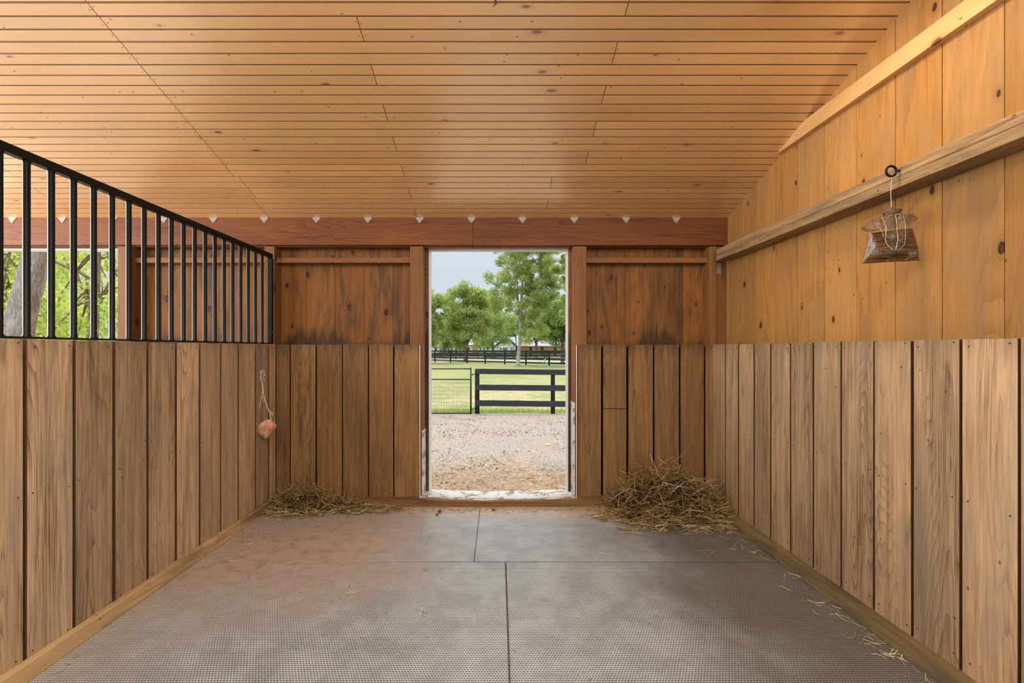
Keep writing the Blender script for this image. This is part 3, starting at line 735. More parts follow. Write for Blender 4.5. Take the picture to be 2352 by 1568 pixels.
bag = empty('treat_bag', at(2047, 604, YH)); tag(bag, 'clear plastic wrapped brown horse treat bag hanging on string from the eye hook', 'bag')
mb = MB(); p0 = at(2047.5, 404, YH); p1 = at(2046, 480, YH)
pts = [p0.lerp(p1, t)+Vector((.0015*math.sin(t*9), 0, 0)) for t in [i/10 for i in range(11)]]
mb.tube(pts, .0014, 6); mb.tube([p0+Vector((.0, 0, .004)), p0+Vector((.003, .004, -.001)), p0+Vector((0, 0, -.008))], .0018, 6)
kx = at(2046, 419, YH); mb.tube([kx+Vector((-.004, 0, -.003)), kx+Vector((.003, -.002, .002)), kx+Vector((.0, .003, -.004)), kx+Vector((-.007, 0, -.012))], .0018, 6)
M['string'] = plain('pale_twine', (.55, .50, .40), .8)
local(bag, mb.build('string', 'string', smooth=True))
# crumpled plastic neck knot
def blob(center, sx, sy, sz, seed, amp, mat, name, sub=3, sharp=1.):
    bm = bmesh.new(); bmesh.ops.create_icosphere(bm, subdivisions=sub, radius=1.)
    for v in bm.verts:
        d = v.co.normalized()
        k = 1+amp*mnoise.noise(d*2.1*sharp+Vector((seed, 0, 0)))+amp*.6*mnoise.noise(d*5.5*sharp+Vector((0, seed, 0)))
        v.co = Vector((d.x*sx*k, d.y*sy*k, d.z*sz*k))+Vector(center)
    me = bpy.data.meshes.new(name); bm.to_mesh(me); bm.free(); me.materials.append(M[mat] if isinstance(mat, str) else mat)
    me.polygons.foreach_set('use_smooth', [True]*len(me.polygons))
    o = bpy.data.objects.new(name, me); C.objects.link(o); return o
s = NT('brown_crinkled_film', .22, .8); oc = s.n('TexCoord').outputs['Object']
s.put(s.p.inputs['Base Color'], s.mix(s.noise(oc, 60, 4, .7), (.07, .032, .014), (.24, .13, .07))); s.put(s.p.inputs['Normal'], s.bump(s.noise(s.vmul(oc, (1, 1, 3)), 60., 5., .7), 1., .006)); M['film_brown'] = s.m
local(bag, blob(at(2046, 487, YH), .044, .022, .019, 3.1, .5, 'film_brown', 'neck_knot'))
# body: printed trapezoid pouch
s = NT('printed_pouch', .28, .7)
gcs = s.attr('gc').outputs['Vector']; g = s.sepv(gcs)
u, v = g[0], g[1]
n = s.noise(s.vmul(gcs, (7., 40., 1.)), 1., 3., .6, .2)
lines = s.noise(s.comb(s.math('MULTIPLY', u, 1.2), s.math('MULTIPLY', v, 17.), 0.), 1., 2., .6)
col = s.mix(s.sstep(lines, .44, .54), (.010, .005, .003), (.12, .052, .017))
col = s.mix(s.math('MULTIPLY', s.sstep(n, .5, .7), .5), col, (.26, .17, .08))
edge = s.math('MAXIMUM', s.math('ABSOLUTE', s.math('MULTIPLY_ADD', u, 2., -1.)), s.math('SUBTRACT', 1., s.math('MULTIPLY', v, 1.4)))
col = s.mix(s.sstep(edge, .88, .93), col, (.14, .065, .025))
# dark square at the centre foot
sq = s.math('MULTIPLY', s.math('LESS_THAN', s.math('ABSOLUTE', s.math('SUBTRACT', u, .49)), .055), s.math('LESS_THAN', s.math('ABSOLUTE', s.math('SUBTRACT', v, .22)), .10))
col = s.mix(sq, col, (.008, .008, .01))
gl = s.math('MULTIPLY', s.math('LESS_THAN', s.math('ABSOLUTE', s.math('SUBTRACT', v, .27)), .045), s.math('LESS_THAN', s.math('ABSOLUTE', s.math('SUBTRACT', u, .30)), .20))
col = s.mix(s.math('MULTIPLY', gl, .5), col, (.10, .11, .09))
# bar code patch at the lower right
bm_ = s.math('MULTIPLY', s.math('LESS_THAN', s.math('ABSOLUTE', s.math('SUBTRACT', u, .85)), .085), s.math('LESS_THAN', s.math('ABSOLUTE', s.math('SUBTRACT', v, .22)), .06))
bc = s.math('GREATER_THAN', s.noise(s.comb(s.math('MULTIPLY', u, 160.), 0., 0.), 1., 0.), .5)
col = s.mix(s.math('MULTIPLY', bm_, .8), col, s.mix(bc, (.07, .07, .075), (.30, .29, .27)))
s.put(s.p.inputs['Base Color'], col)
s.put(s.p.inputs['Normal'], s.bump(s.noise(s.vmul(gcs, (9., 5., 1.)), 1., 2., .5), .35, .01)); M['pouch'] = s.m
def sheet(rows, cols, fn, thick, mat, name, tintfn=None):
    """fn(u,v) -> Vector front point; a closed two sided cushion-like sheet"""
    me_v = []; me_f = []; gcl = []
    for side in (0, 1):
        for i in range(rows+1):
            for j in range(cols+1):
                u_, v_ = j/cols, i/rows
                p = fn(u_, v_); t = thick(u_, v_)
                me_v.append(tuple(p+Vector((0, -t if side == 0 else t, 0))))
    W = (rows+1)*(cols+1); idx = lambda s_, i, j: s_*W+i*(cols+1)+j
    for i in range(rows):
        for j in range(cols):
            for s_ in (0, 1):
                q = [idx(s_, i, j), idx(s_, i, j+1), idx(s_, i+1, j+1), idx(s_, i+1, j)]
                if s_: q = q[::-1]
                me_f.append(tuple(q)); gcl.append([((k % W) % (cols+1)/cols, (k % W)//(cols+1)/rows, 0) for k in q])
    ring = [(0, j) for j in range(cols)]+[(i, cols) for i in range(rows)]+[(rows, j) for j in range(cols, 0, -1)]+[(i, 0) for i in range(rows, 0, -1)]
    for k in range(len(ring)):
        a, b = ring[k], ring[(k+1) % len(ring)]
        q = (idx(1, *a), idx(1, *b), idx(0, *b), idx(0, *a)); me_f.append(q); gcl.append([((w_ % W) % (cols+1)/cols, (w_ % W)//(cols+1)/rows, 0) for w_ in q])
    mb = MB(); mb.v = me_v; mb.f = me_f; mb.mi = [0]*len(me_f); mb.g = gcl; mb.b = [(.5, .5, .5)]*len(me_f)
    return mb.build(name, mat, smooth=True)
corners = {'bl': (1981, 605), 'br': (2112, 598), 'tl': (1996, 536), 'tr': (2098, 524)}
def pouch(u_, v_):
    a = Vector((*corners['bl'],)).lerp(Vector(corners['br']), u_); b = Vector(corners['tl']).lerp(Vector(corners['tr']), u_)
    p = a.lerp(b, v_); q = at(p.x, p.y, YH); q.y += .004*math.sin(u_*9+v_*5); return q
local(bag, sheet(14, 24, pouch, lambda u_, v_: .001+.020*(max(0, (1-(2*u_-1)**2))**.5)*(.35+.65*min(1, (1-v_)*1.4+.1))*min(1., v_*5+.05), 'pouch', 'printed_pouch'))
# clear film: wings and centre pleats
def film(name, col, rough, alpha, bumpamt):
    s = NT(name, rough, .9); oc = s.n('TexCoord').outputs['Object']
    n1 = s.noise(oc, 45., 4., .65, .6)
    s.put(s.p.inputs['Base Color'], s.mix(n1, col, tuple(c*.5 for c in col)))
    s.put(s.p.inputs['Normal'], s.bump(n1, bumpamt, .012))
    s.put(s.p.inputs['Alpha'], s.math('ADD', alpha, s.math('MULTIPLY', s.sstep(n1, .52, .62), .3)))
    return s.m
M['film'] = film('clear_brown_film', (.30, .17, .08), .12, .45, 1.)
M['film_clear'] = film('clear_film', (.45, .36, .27), .08, .04, 1.)
def wingfn(ptsT, ptsB, seed):
    def f(u_, v_):
        k = u_*(len(ptsT)-1); i = min(int(k), len(ptsT)-2); t = k-i
        a = Vector(ptsT[i]).lerp(Vector(ptsT[i+1]), t); b = Vector(ptsB[i]).lerp(Vector(ptsB[i+1]), t)
        p = b.lerp(a, v_); q = at(p.x, p.y, YH); q.y += .012*math.sin(u_*8+seed)+.006*math.sin(v_*7+u_*13); return q
    return f
wl_T = [(1983, 521), (1994, 512), (2008, 503), (2024, 497), (2040, 494), (2060, 492), (2080, 492), (2103, 489), (2111, 500)]
wl_B = [(1983, 523), (1996, 530), (2008, 531), (2022, 528), (2040, 527), (2060, 523), (2076, 505), (2092, 519), (2111, 501)]
local(bag, sheet(7, 30, wingfn(wl_T, wl_B, 1.), lambda u_, v_: .0009, 'film', 'plastic_wing'))
ctT = [(2018, 500), (2034, 496), (2048, 494), (2062, 495), (2074, 497)]
ctB = [(2021, 545), (2032, 568), (2046, 579), (2058, 572), (2070, 548)]
def ctr(u_, v_):
    q = wingfn(ctT, ctB, 0.)(u_, v_); q.y = YH-.023+.0015*math.sin(u_*22); return q
local(bag, sheet(9, 24, ctr, lambda u_, v_: .0006, 'film_clear', 'clear_pleat'))
M['crease'] = plain('glossy_film_crease', (.75, .74, .68), .1, spec=.9)
mb = MB()
def crease(pl, r=.0011, yo=-.024):
    r *= .6; q_ = [Vector((*p, 0)) for p in pl]; ps = []
    for i in range(len(q_)-1):
        p0_, p1_, p2_, p3_ = q_[max(i-1, 0)], q_[i], q_[i+1], q_[min(i+2, len(q_)-1)]
        for t in (0, .25, .5, .75):
            c_ = .5*(2*p1_+(p2_-p0_)*t+(2*p0_-5*p1_+4*p2_-p3_)*t*t+(3*p1_-p0_-3*p2_+p3_)*t**3)
            ps.append(at(c_.x+rnd.uniform(-.5, .5), c_.y, YH)+Vector((0, yo, 0)))
    ps.append(at(*pl[-1], YH)+Vector((0, yo, 0))); mb.tube(ps, [r*.4]+[r*rnd.uniform(.4, 1.3) for _ in range(len(ps)-2)]+[r*.3], 5)
crease([(2046, 497), (2049, 513), (2050, 530), (2052, 548), (2050, 565), (2046, 577)], .0016)
crease([(2016, 503), (2024, 520), (2025, 540), (2024, 556), (2033, 570), (2045, 578)], .0016)
crease([(2064, 497), (2068, 515), (2069, 540), (2068, 560), (2060, 572), (2049, 578)], .0008)
crease([(2004, 519), (2012, 528), (2017, 540), (2021, 548)], .0013); crease([(2002, 513), (2012, 518)], .0014)
crease([(2030, 500), (2045, 496), (2060, 494)], .0016); crease([(2058, 496), (2054, 503), (2048, 508)], .0012)
crease([(1992, 577), (1996, 583), (2002, 577)], .0011, -.016); crease([(2034, 600), (2042, 593), (2052, 594)], .0016, -.010); crease([(2075, 597), (2085, 592), (2098, 590)], .0012, -.008)
local(bag, mb.build('film_crease', 'crease', smooth=True))

# salt lick on a rope in the rear left corner, hung from the last bars
YS = 3.70
def sp(x, y, d=0.): 
    p = at(x, y, YS+d); return p
salt = empty('salt_lick', at(611, 1006, YS)); tag(salt, 'pink rock salt lick hanging on a rope in the rear left corner', 'salt lick')
s = NT('rock_salt', .32, .5); oc = s.n('TexCoord').outputs['Object']
nn = s.noise(oc, 14., 4., .6); 
s.put(s.p.inputs['Base Color'], s.ramp(nn, [(.3, (.40, .15, .07)), (.5, (.52, .25, .15)), (.62, (.66, .42, .30)), (.74, (.76, .62, .52))]))
s.put(s.p.inputs['Normal'], s.bump(s.noise(oc, 22., 4., .6), .6, .01)); s.p.inputs['Subsurface Weight'].default_value = .25
s.p.inputs['Subsurface Radius'].default_value = (.02, .008, .004); M['salt'] = s.m
bm = bmesh.new(); 
outl = [(588, 985), (596, 972), (611, 963), (619, 962), (624, 969), (633, 974), (634, 982), (627, 992), (618, 1004), (611, 1009), (600, 1001), (591, 994)]
c0 = at(611, 985, YS)
pts = []
for x, y in outl:
    p = at(x, y, YS); pts.append(p+Vector((0, .012, 0))); pts.append(c0+(p-c0)*.93+Vector((0, -.016, 0)))
for x, y in ((600, 979), (618, 973), (626, 981), (606, 993), (615, 996)): pts.append(at(x, y, YS)+Vector((0, -.052+.01*rnd.random(), 0)))
for x, y in ((602, 979), (621, 979), (611, 995)): pts.append(at(x, y, YS)+Vector((0, .045, 0)))
vs_ = [bm.verts.new(p) for p in pts]; bmesh.ops.convex_hull(bm, input=vs_)
bmesh.ops.bevel(bm, geom=bm.edges[:], offset=.0022, segments=1, affect='EDGES')
me = bpy.data.meshes.new('salt_rock'); bm.to_mesh(me); bm.free(); me.materials.append(M['salt'])
o = bpy.data.objects.new('salt_rock', me); C.objects.link(o); local(salt, o)
M['rope'] = plain('white_cord', (.62, .52, .42), .85, var=.25, bump=.6, scale=300.)
M['rope_blue'] = plain('blue_twine', (.06, .16, .20), .85, var=.3, scale=200.)
mb = MB()
mb.tube([sp(598, 852), sp(600, 868), sp(602, 885), sp(604, 900), sp(609, 920), sp(618, 945), sp(621, 955), sp(624, 972)], .0035, 7)
mb.tube([sp(603, 895), sp(600, 915), sp(594, 945), sp(590, 965), sp(588, 978)], .0026, 7)
mb.tube([sp(600, 868), sp(604, 880), sp(605, 900), sp(608, 918), sp(604, 922), sp(602, 908)], .0017, 6)
for (x, y) in ((623, 945), (625, 950), (621, 948)): mb.tube([sp(x-3, y-2), sp(x, y+2, -.01), sp(x+3, y-1), sp(x+1, y+5)], .004, 6)
local(salt, mb.build('rope', 'rope', smooth=True))
mb = MB(); 
for k in range(26):
    a = rnd.uniform(0, 6.28); c = sp(602+rnd.uniform(-5, 5), 862+rnd.uniform(-10, 12), rnd.uniform(-.015, .01))
    d = Vector((math.cos(a), rnd.uniform(-.5, .3), math.sin(a)*1.2))*.016
    mb.tube([c-d, c+Vector((.005, 0, .003)), c+d], .0015, 5)
local(salt, mb.build('rope_knot', 'rope', smooth=True))
mb = MB()
g0 = Vector((XG+.01, 3.70, ZT+.02))
mb.tube([g0, Vector((XL-.002, 3.70, ZT+.004)), Vector((XL+.012, 3.70, ZT-.004)), sp(592, 800), sp(594, 820), sp(596, 840), sp(598, 856)], .0022, 6)
for k in range(14):
    a = rnd.uniform(0, 6.28); c = sp(594+rnd.uniform(-2, 2), 818+rnd.uniform(-5, 5), rnd.uniform(-.01, .01)); d = Vector((math.cos(a)*.8, -.3, math.sin(a)))*.014
    mb.tube([c-d, c+d*.2, c+d], .0017, 5)
local(salt, mb.build('blue_twine', 'rope_blue', smooth=True))['label'] = 'blue knotted twine above the rope'

# ================================================================== HAY
def strands(name, items, mat='hay'):
    """items: (p0, dir, length, width, bend, value)"""
    V = []; Fc = []; LV = []
    for (p, d, L, wd, bend, val) in items:
        p = Vector(p); d = Vector(d).normalized(); sd = d.cross(Vector((0, 0, 1)))
        if sd.length < .1: sd = Vector((1, 0, 0))
        sd.normalize(); up = sd.cross(d); n0 = len(V)
        for k in range(4):
            t = k/3; c = p+d*(L*(t-.5))+up*(bend*L*(t-.5)**2*2)+sd*(bend*.6*L*math.sin(t*3))
            r = wd*(1 if k < 3 else .5)
            for j in range(3):
                a = j*2.0944; V.append(tuple(c+(sd*math.cos(a)+up*math.sin(a))*r))
        for k in range(3):
            for j in range(3):
                Fc.append((n0+k*3+j, n0+k*3+(j+1) % 3, n0+k*3+3+(j+1) % 3, n0+k*3+3+j)); LV.append(val)
    me = bpy.data.meshes.new(name); me.from_pydata(V, [], Fc); me.materials.append(M[mat])
    at_ = me.attributes.new('lv', 'FLOAT', 'FACE'); at_.data.foreach_set('value', LV)
    o = bpy.data.objects.new(name, me); C.objects.link(o); return o
def pile(cx, cy, rx_, ry_, hfun, n, seed, spread=1., clip=None, length=(.05, .20)):
    r = random.Random(seed); it = []
    while len(it) < n:
        a, b = r.uniform(-1.05, 1.05), r.uniform(-1.05, 1.05)
        x, y = cx+a*rx_, cy+b*ry_
        h = hfun(x, y)
        if h <= .002: continue
        if clip and not clip(x, y): continue
        z = .004+h*(r.uniform(.25, 1.0)**.6 if r.random() < .93 else r.uniform(1., 1.18))
        L = r.uniform(*length)*(1 if h > .05 else .8)
        tilt = r.gauss(0, .75) if h > .07 else r.gauss(0, .10+h*3)
        th = r.uniform(0, math.pi*2)
        d = Vector((math.cos(th), math.sin(th)*.8, math.sin(tilt)))
        val = min(1, max(0, r.gauss(.46, .22)+(.14 if h < .05 else 0)))
        # keep both ends inside walls and above the mat
        q = d.normalized()*L/2
        zmin = z-abs(q.z)
        if zmin < .003: z += .003-zmin
        if abs(x)+0 > 0 and (x+abs(q.x) > 1.81 or x-abs(q.x) < -1.89 or (y+abs(q.y) > 3.94 and z-abs(q.z) < 1.5 and abs(x) > .7)): 
            x = min(x, 1.81-abs(q.x)); x = max(x, -1.89+abs(q.x)); y = min(y, 3.94-abs(q.y))
        it.append(((x, y, z), d, L, r.uniform(.0009, .0026), r.uniform(-.25, .25), val))
    return it
def core(name, cx, cy, rx_, ry_, hfun, parent):
    mb = MB(); N = 26
    grid = [[None]*(N+1) for _ in range(N+1)]
    for i in range(N+1):
        for j in range(N+1):
            x = cx+(-1+2*i/N)*rx_; y = cy+(-1+2*j/N)*ry_; h = hfun(x, y)
            mb.v.append((x, min(y, 3.97), -.004+max(0, h*.72-.012)+.008*mnoise.noise(Vector((x*20, y*20, 0)))*(1 if h > .02 else 0)))
    for i in range(N):
        for j in range(N):
            q = (i*(N+1)+j, (i+1)*(N+1)+j, (i+1)*(N+1)+j+1, i*(N+1)+j+1)
            if max(mb.v[k][2] for k in q) > .003: mb.face(q, 0, [mb.v[k] for k in q], (.5, .5, .5))
    o = mb.build(name, 'hay_core', smooth=True); local(parent, o); return o
# right heap
def hR(x, y):
    a = (x-1.48)/.40; b = (y-3.80)/.40
    h = .36*math.exp(-(a*a*1.3+b*b*2.2))+.22*math.exp(-(((x-1.13)/.20)**2+((y-3.85)/.20)**2))+.05*math.exp(-(((x-1.2)/.5)**2+((y-3.6)/.25)**2))
    h += .04*mnoise.noise(Vector((x*9, y*9, 2)))
    return h-.035
o = strands('hay_pile', pile(1.33, 3.68, .60, .42, hR, 2500, 5, length=(.07, .24)))
tag(o, 'big loose brown hay heap in the rear right corner', 'hay', kind='stuff')
oc_ = core('hay_heap_core', 1.38, 3.72, .44, .25, hR, o)
def hL(x, y):
    h = .17*math.exp(-(((x+1.66)/.26)**2+((y-3.86)/.15)**2))+.085*math.exp(-(((x+1.32)/.30)**2+((y-3.84)/.10)**2))+.03*math.exp(-(((x+.95)/.4)**2+((y-3.82)/.07)**2))
    h += .02*mnoise.noise(Vector((x*9, y*9, 5)))
    return h-.016
o = strands('hay_pile', pile(-1.35, 3.76, .56, .20, hL, 1500, 9, length=(.05, .18)))
tag(o, 'smaller low hay heap in the rear left corner beneath the salt lick', 'hay', kind='stuff')
core('hay_heap_core', -1.50, 3.80, .38, .15, hL, o)
# scattered litter over the mats
r = random.Random(21); it = []
def lit(x, y, z=.004, L=None, val=None, wd=None):
    th = r.uniform(0, 6.28); L = L or r.uniform(.012, .055)
    it.append(((x, y, z+.001), (math.cos(th), math.sin(th), r.uniform(-.02, .04)), L, wd or r.uniform(.0007, .0014), r.uniform(-.3, .3), r.gauss(.7, .2) if val is None else val))
for k in range(600): lit(r.uniform(-1.1, 1.1), 3.86-abs(r.gauss(0, .06)), L=r.uniform(.01, .07))
for k in range(130): lit(r.uniform(-1.85, -1.05), r.gauss(3.2, .3), val=r.uniform(.2, 1))
for k in range(230): lit(r.uniform(-1.8, 1.7), r.uniform(1.6, 3.8), L=r.uniform(.008, .03))
for k in range(110): lit(1.72-abs(r.gauss(0, .07)), r.uniform(1.7, 3.7), L=r.uniform(.015, .09), val=r.uniform(.6, 1))
for k in range(60): lit(-1.84+abs(r.gauss(0, .05)), r.uniform(1.7, 3.7), L=r.uniform(.01, .05))
for (px_, py_, n_) in ((560, 1252, 9), (368, 1355, 2), (1395, 1272, 3), (1625, 1265, 4), (1835, 1325, 7), (2040, 1500, 6), (2030, 1468, 8), (1960, 1415, 2), (808, 1368, 5), (975, 1405, 3)):
    Y = H*F/(py_-VY); X = (px_-VX)*Y/F
    for k in range(n_): lit(X+r.gauss(0, .02), Y+r.gauss(0, .015), L=r.uniform(.03, .11), val=r.uniform(.6, 1.), wd=.0015)
it = [q for q in it if -1.87 < q[0][0] < 1.74 and q[0][1] < 3.88]
o = strands('hay_litter', it); tag(o, 'loose hay stalks scattered over the rubber mats', 'hay', kind='stuff')
# three small droppings by the sill and one larger clod
cl0 = None
for i, (px_, py_, rr, lab) in enumerate(((1010, 1176, .013, 'rounder brown clod with a straw on it, left of the sill middle'), (1004, 1183, .010, 'small brown clod just in front of its pair by the sill'), (1133, 1172, .010, 'flat brown clod against the sill below the doorway middle'))):
    Y = H*F/(py_-VY); Y = min(Y, 3.86-.012*i); X = (px_-VX)*Y/F
    o = blob((0, 0, rr*.75), rr*1.25, rr, rr*.85, i*3.3, .35, 'manure', 'dirt_clod', 2); o.location = (X, Y, 0.0)
    tag(o, lab, 'clod', group='clods by the sill')

# ================================================================== OUTSIDE
def zg(Y):
    pts_ = [(3.9, -.10), (4.6, -.12), (9, -.36), (15, -.77), (22, -.78), (45, -.50), (70, -.50), (120, -.5), (320, -.5)]
    if Y <= pts_[0][0]: return pts_[0][1]
    for (a, za), (b, zb) in zip(pts_, pts_[1:]):
        if Y <= b:
            t = (Y-a)/(b-a); t = t*t*(3-2*t); return za+(zb-za)*t
    return pts_[-1][1]
def ground(name, x0, x1, ya, yb, nx, ny, mat, label, edge=None, rough=0.):
    mb = MB()
    for j in range(ny+1):
        for i in range(nx+1):
            x = x0+(x1-x0)*i/nx; t = j/ny; y = ya*(yb/ya)**t if yb/ya > 3 else ya+(yb-ya)*t
            if edge and j == 0: y += edge(x)
            mb.v.append((x, y, zg(y)+rough*mnoise.noise(Vector((x*1.7, y*1.7, 0)))))
    for j in range(ny):
        for i in range(nx):
            q = (j*(nx+1)+i, j*(nx+1)+i+1, (j+1)*(nx+1)+i+1, (j+1)*(nx+1)+i); mb.face(q, 0, [mb.v[k] for k in q], (.5,)*3)
    o = mb.build(name, mat, smooth=True); tag(o, label, 'ground', kind='structure'); return o
ground('gravel_yard', -26, 14, 4.03, 15.25, 60, 70, 'gravel', 'sandy gravel yard outside the doorway', rough=.03)
ground('lawn', -160, 160, 15.1, 320, 60, 60, 'lawn', 'green and straw coloured lawn beyond the fence', edge=lambda x: .08*math.sin(x*7)+.06*math.sin(x*19))
mb = MB(); mb.box(-160, 160, -60, 15.0, -1.2, -1.0, 'x'); o = mb.build('ground', 'gravel'); tag(o, 'bare ground round the barn', 'ground', kind='structure')

# pebbles (nearest, visible) on the gravel
rp_ = random.Random(4); V = []; Fc = []; LV = []
octv = [Vector((1, 0, 0)), Vector((0, 1, 0)), Vector((-1, 0, 0)), Vector((0, -1, 0)), Vector((0, 0, 1)), Vector((0, 0, -1))]
octf = [(0, 1, 4), (1, 2, 4), (2, 3, 4), (3, 0, 4), (1, 0, 5), (2, 1, 5), (3, 2, 5), (0, 3, 5)]
for k in range(9000):
    Y = 4.3+10.6*rp_.random()**1.25; X = rp_.uniform(-.22, .22)*Y+rp_.uniform(-.3, .3)
    if mnoise.noise(Vector((X*.9, Y*.7, 1)))+.25 < rp_.random()*.7: continue
    r_ = rp_.uniform(.005, .016)*(1+Y/22); a = rp_.uniform(0, 6); ca, sa = math.cos(a), math.sin(a)
    n0 = len(V); c = Vector((X, Y, zg(Y)+.03*mnoise.noise(Vector((X*1.7, Y*1.7, 0)))+r_*.2))
    for v in octv:
        q = v*rp_.uniform(.75, 1.2); q = Vector((q.x*ca-q.y*sa, (q.x*sa+q.y*ca)*.8, q.z*.55)); V.append(tuple(c+q*r_))
    val = rp_.random()
    for f in octf: Fc.append(tuple(n0+i for i in f)); LV.append(val)
me = bpy.data.meshes.new('pebbles'); me.from_pydata(V, [], Fc)
s = NT('pebble_stone', .85, .2); s.put(s.p.inputs['Base Color'], s.ramp(s.attr('lv').outputs['Fac'], [(0., (.06, .05, .045)), (.35, (.18, .155, .135)), (.7, (.32, .285, .26)), (1., (.50, .48, .46))])); me.materials.append(s.m)
at_ = me.attributes.new('lv', 'FLOAT', 'FACE'); at_.data.foreach_set('value', LV)
o = bpy.data.objects.new('pebbles', me); C.objects.link(o); tag(o, 'loose grey and brown pebbles strewn over the gravel yard', 'pebbles', kind='stuff')
r = random.Random(33); it = []
for k in range(1500):
    Y = 4.3+abs(r.gauss(.9, .55)); X = r.uniform(-.9, .9)
    th = r.uniform(0, 6.28); it.append(((X, Y, zg(Y)+.012+.03*mnoise.noise(Vector((X*1.7, Y*1.7, 0)))), (math.cos(th), math.sin(th), r.uniform(-.1, .1)), r.uniform(.03, .13), r.uniform(.001, .002), r.uniform(-.3, .3), min(1, max(0, r.gauss(.62, .25)))))
o = strands('straw_litter', it); tag(o, 'straw trampled into the gravel just outside the door sill', 'straw', kind='stuff')
# a fallen yellow leaf
p = at(1258, 1009, 7.9); p.z = zg(7.9)+.02
mb = MB(); mb.prism([p+Vector(q) for q in ((-.05, 0, 0), (-.02, .02, .01), (0, .05, .004), (.025, .02, .015), (.055, .01, .002), (.02, -.03, .012), (-.02, -.035, .006))], (0, 0, .002))
o = mb.build('fallen_leaf', plain('yellow_leaf', (.62, .47, .06), .6)); tag(o, 'fallen yellow leaf lying on the gravel yard', 'leaf')

# grass blades along the edge by the fence
r = random.Random(8); V = []; Fc = []; LV = []
for k in range(7000):
    X = r.uniform(-3.4, 3.3); Y = 15.15+abs(r.gauss(0, .5)); h = r.uniform(.03, .10); a = r.uniform(0, 6.28); z = zg(Y)-.005; n0 = len(V)
    wv = Vector((math.cos(a), math.sin(a), 0))*.006; ln = Vector((r.uniform(-.03, .03), r.uniform(-.03, .03), h))
    b = Vector((X, Y, z)); V += [tuple(b-wv), tuple(b+wv), tuple(b+ln)]; Fc.append((n0, n0+1, n0+2)); LV.append(r.random())
me = bpy.data.meshes.new('grass_blades'); me.from_pydata(V, [], Fc); me.materials.append(leaf_mat('grass_blade', (.22, .33, .06), (.50, .50, .17), .3))
at_ = me.attributes.new('lv', 'FLOAT', 'FACE'); at_.data.foreach_set('value', LV)
o = bpy.data.objects.new('grass_tufts', me); C.objects.link(o); tag(o, 'grass blades along the foot of the near dark fence', 'grass', kind='stuff')

# ---- near three board fence
YF = 15.0
fn = empty('board_fence', (-.6, YF, zg(YF))); tag(fn, 'near dark three board paddock fence outside the doorway', 'fence')
def fz(py): return H-(py-VY)*YF/F
for k, X in enumerate((-.69, 1.76, 4.2)):
    mb = MB(); hx = .075 if k == 0 else .07
    mb.tube([(X, YF+.09, zg(YF)-.2), (X, YF+.09, fz(850) if k == 0 else fz(853)), (X, YF+.09, fz(849)+.004)], [hx, hx, hx*.85], 12)
    local(fn, mb.build('fence_post', 'fence_post', smooth=True))
for (ya_, yb_, yc_, yd_) in ((846.5, 858.5, 849, 861.5), (882.5, 896, 885, 898), (918.5, 932, 921.5, 934.5)):
    mb = MB(); x0, x1 = -.76, 2.6; N = 24
    for i in range(N):
        t0, t1 = i/N, (i+1)/N; a = x0+(x1-x0)*t0; b = x0+(x1-x0)*t1
        f0 = lambda t: fz(ya_+(yc_-ya_)*t)+.006*mnoise.noise(Vector((t*11, ya_, 0))); f1 = lambda t: fz(yb_+(yd_-yb_)*t)
        P = [(a, YF-.03, f1(t0)), (b, YF-.03, f1(t1)), (b, YF+.01, f1(t1)), (a, YF+.01, f1(t0)), (a, YF-.03, f0(t0)), (b, YF-.03, f0(t1)), (b, YF+.01, f0(t1)), (a, YF+.01, f0(t0))]
        mb.quadbox(P, 'x')
    z_ = fz(yc_); z2 = fz(yd_); mb.box(2.6, 6.2, YF-.03, YF+.01, z2, z_, 'x')
    local(fn, mb.build('fence_board', 'fence'))
# ---- pipe gate with wire mesh
gx0, gx1 = -3.9, -.89; zb = fz(950); zt_ = fz(846)
gt = empty('metal_gate', ((gx0+gx1)/2, YF, zg(YF))); tag(gt, 'black pipe gate with wire mesh left of the near fence', 'gate')
mb = MB(); rr = .019

for z in (zt_-.01, fz(871), zb+.02):
    mb = MB(); mb.tube([(gx0, YF, z), (gx1, YF, z)], rr, 10); local(gt, mb.build('gate_rail', 'gate', smooth=True))
for gx in (gx0, gx1):
    mb = MB(); mb.tube([(gx, YF, zb-.03), (gx, YF, zt_+.03)], .026, 12); local(gt, mb.build('gate_upright', 'gate', smooth=True))
mb = MB()
x = gx0
while x < gx1: mb.tube([(x, YF, zb+.02), (x, YF, fz(871))], .0030, 4, caps=False); x += .0605
for k in range(9):
    z = fz(871)-.122*k+(-.0)
    if z > zb: mb.tube([(gx0, YF, z), (gx1, YF, z)], .0030, 4, caps=False)
local(gt, mb.build('wire_mesh', 'wire'))
for z in (fz(860), fz(939)):
    mb = MB(); mb.tube([(gx1, YF, z), (gx1+.08, YF, z), (gx1+.10, YF, z+.03), (gx1+.16, YF+.04, z)], .012, 8); mb.tube([(gx1+.06, YF, z-.035), (gx1+.06, YF, z+.035)], .01, 8)
    local(gt, mb.build('gate_hinge', 'gate', smooth=True))

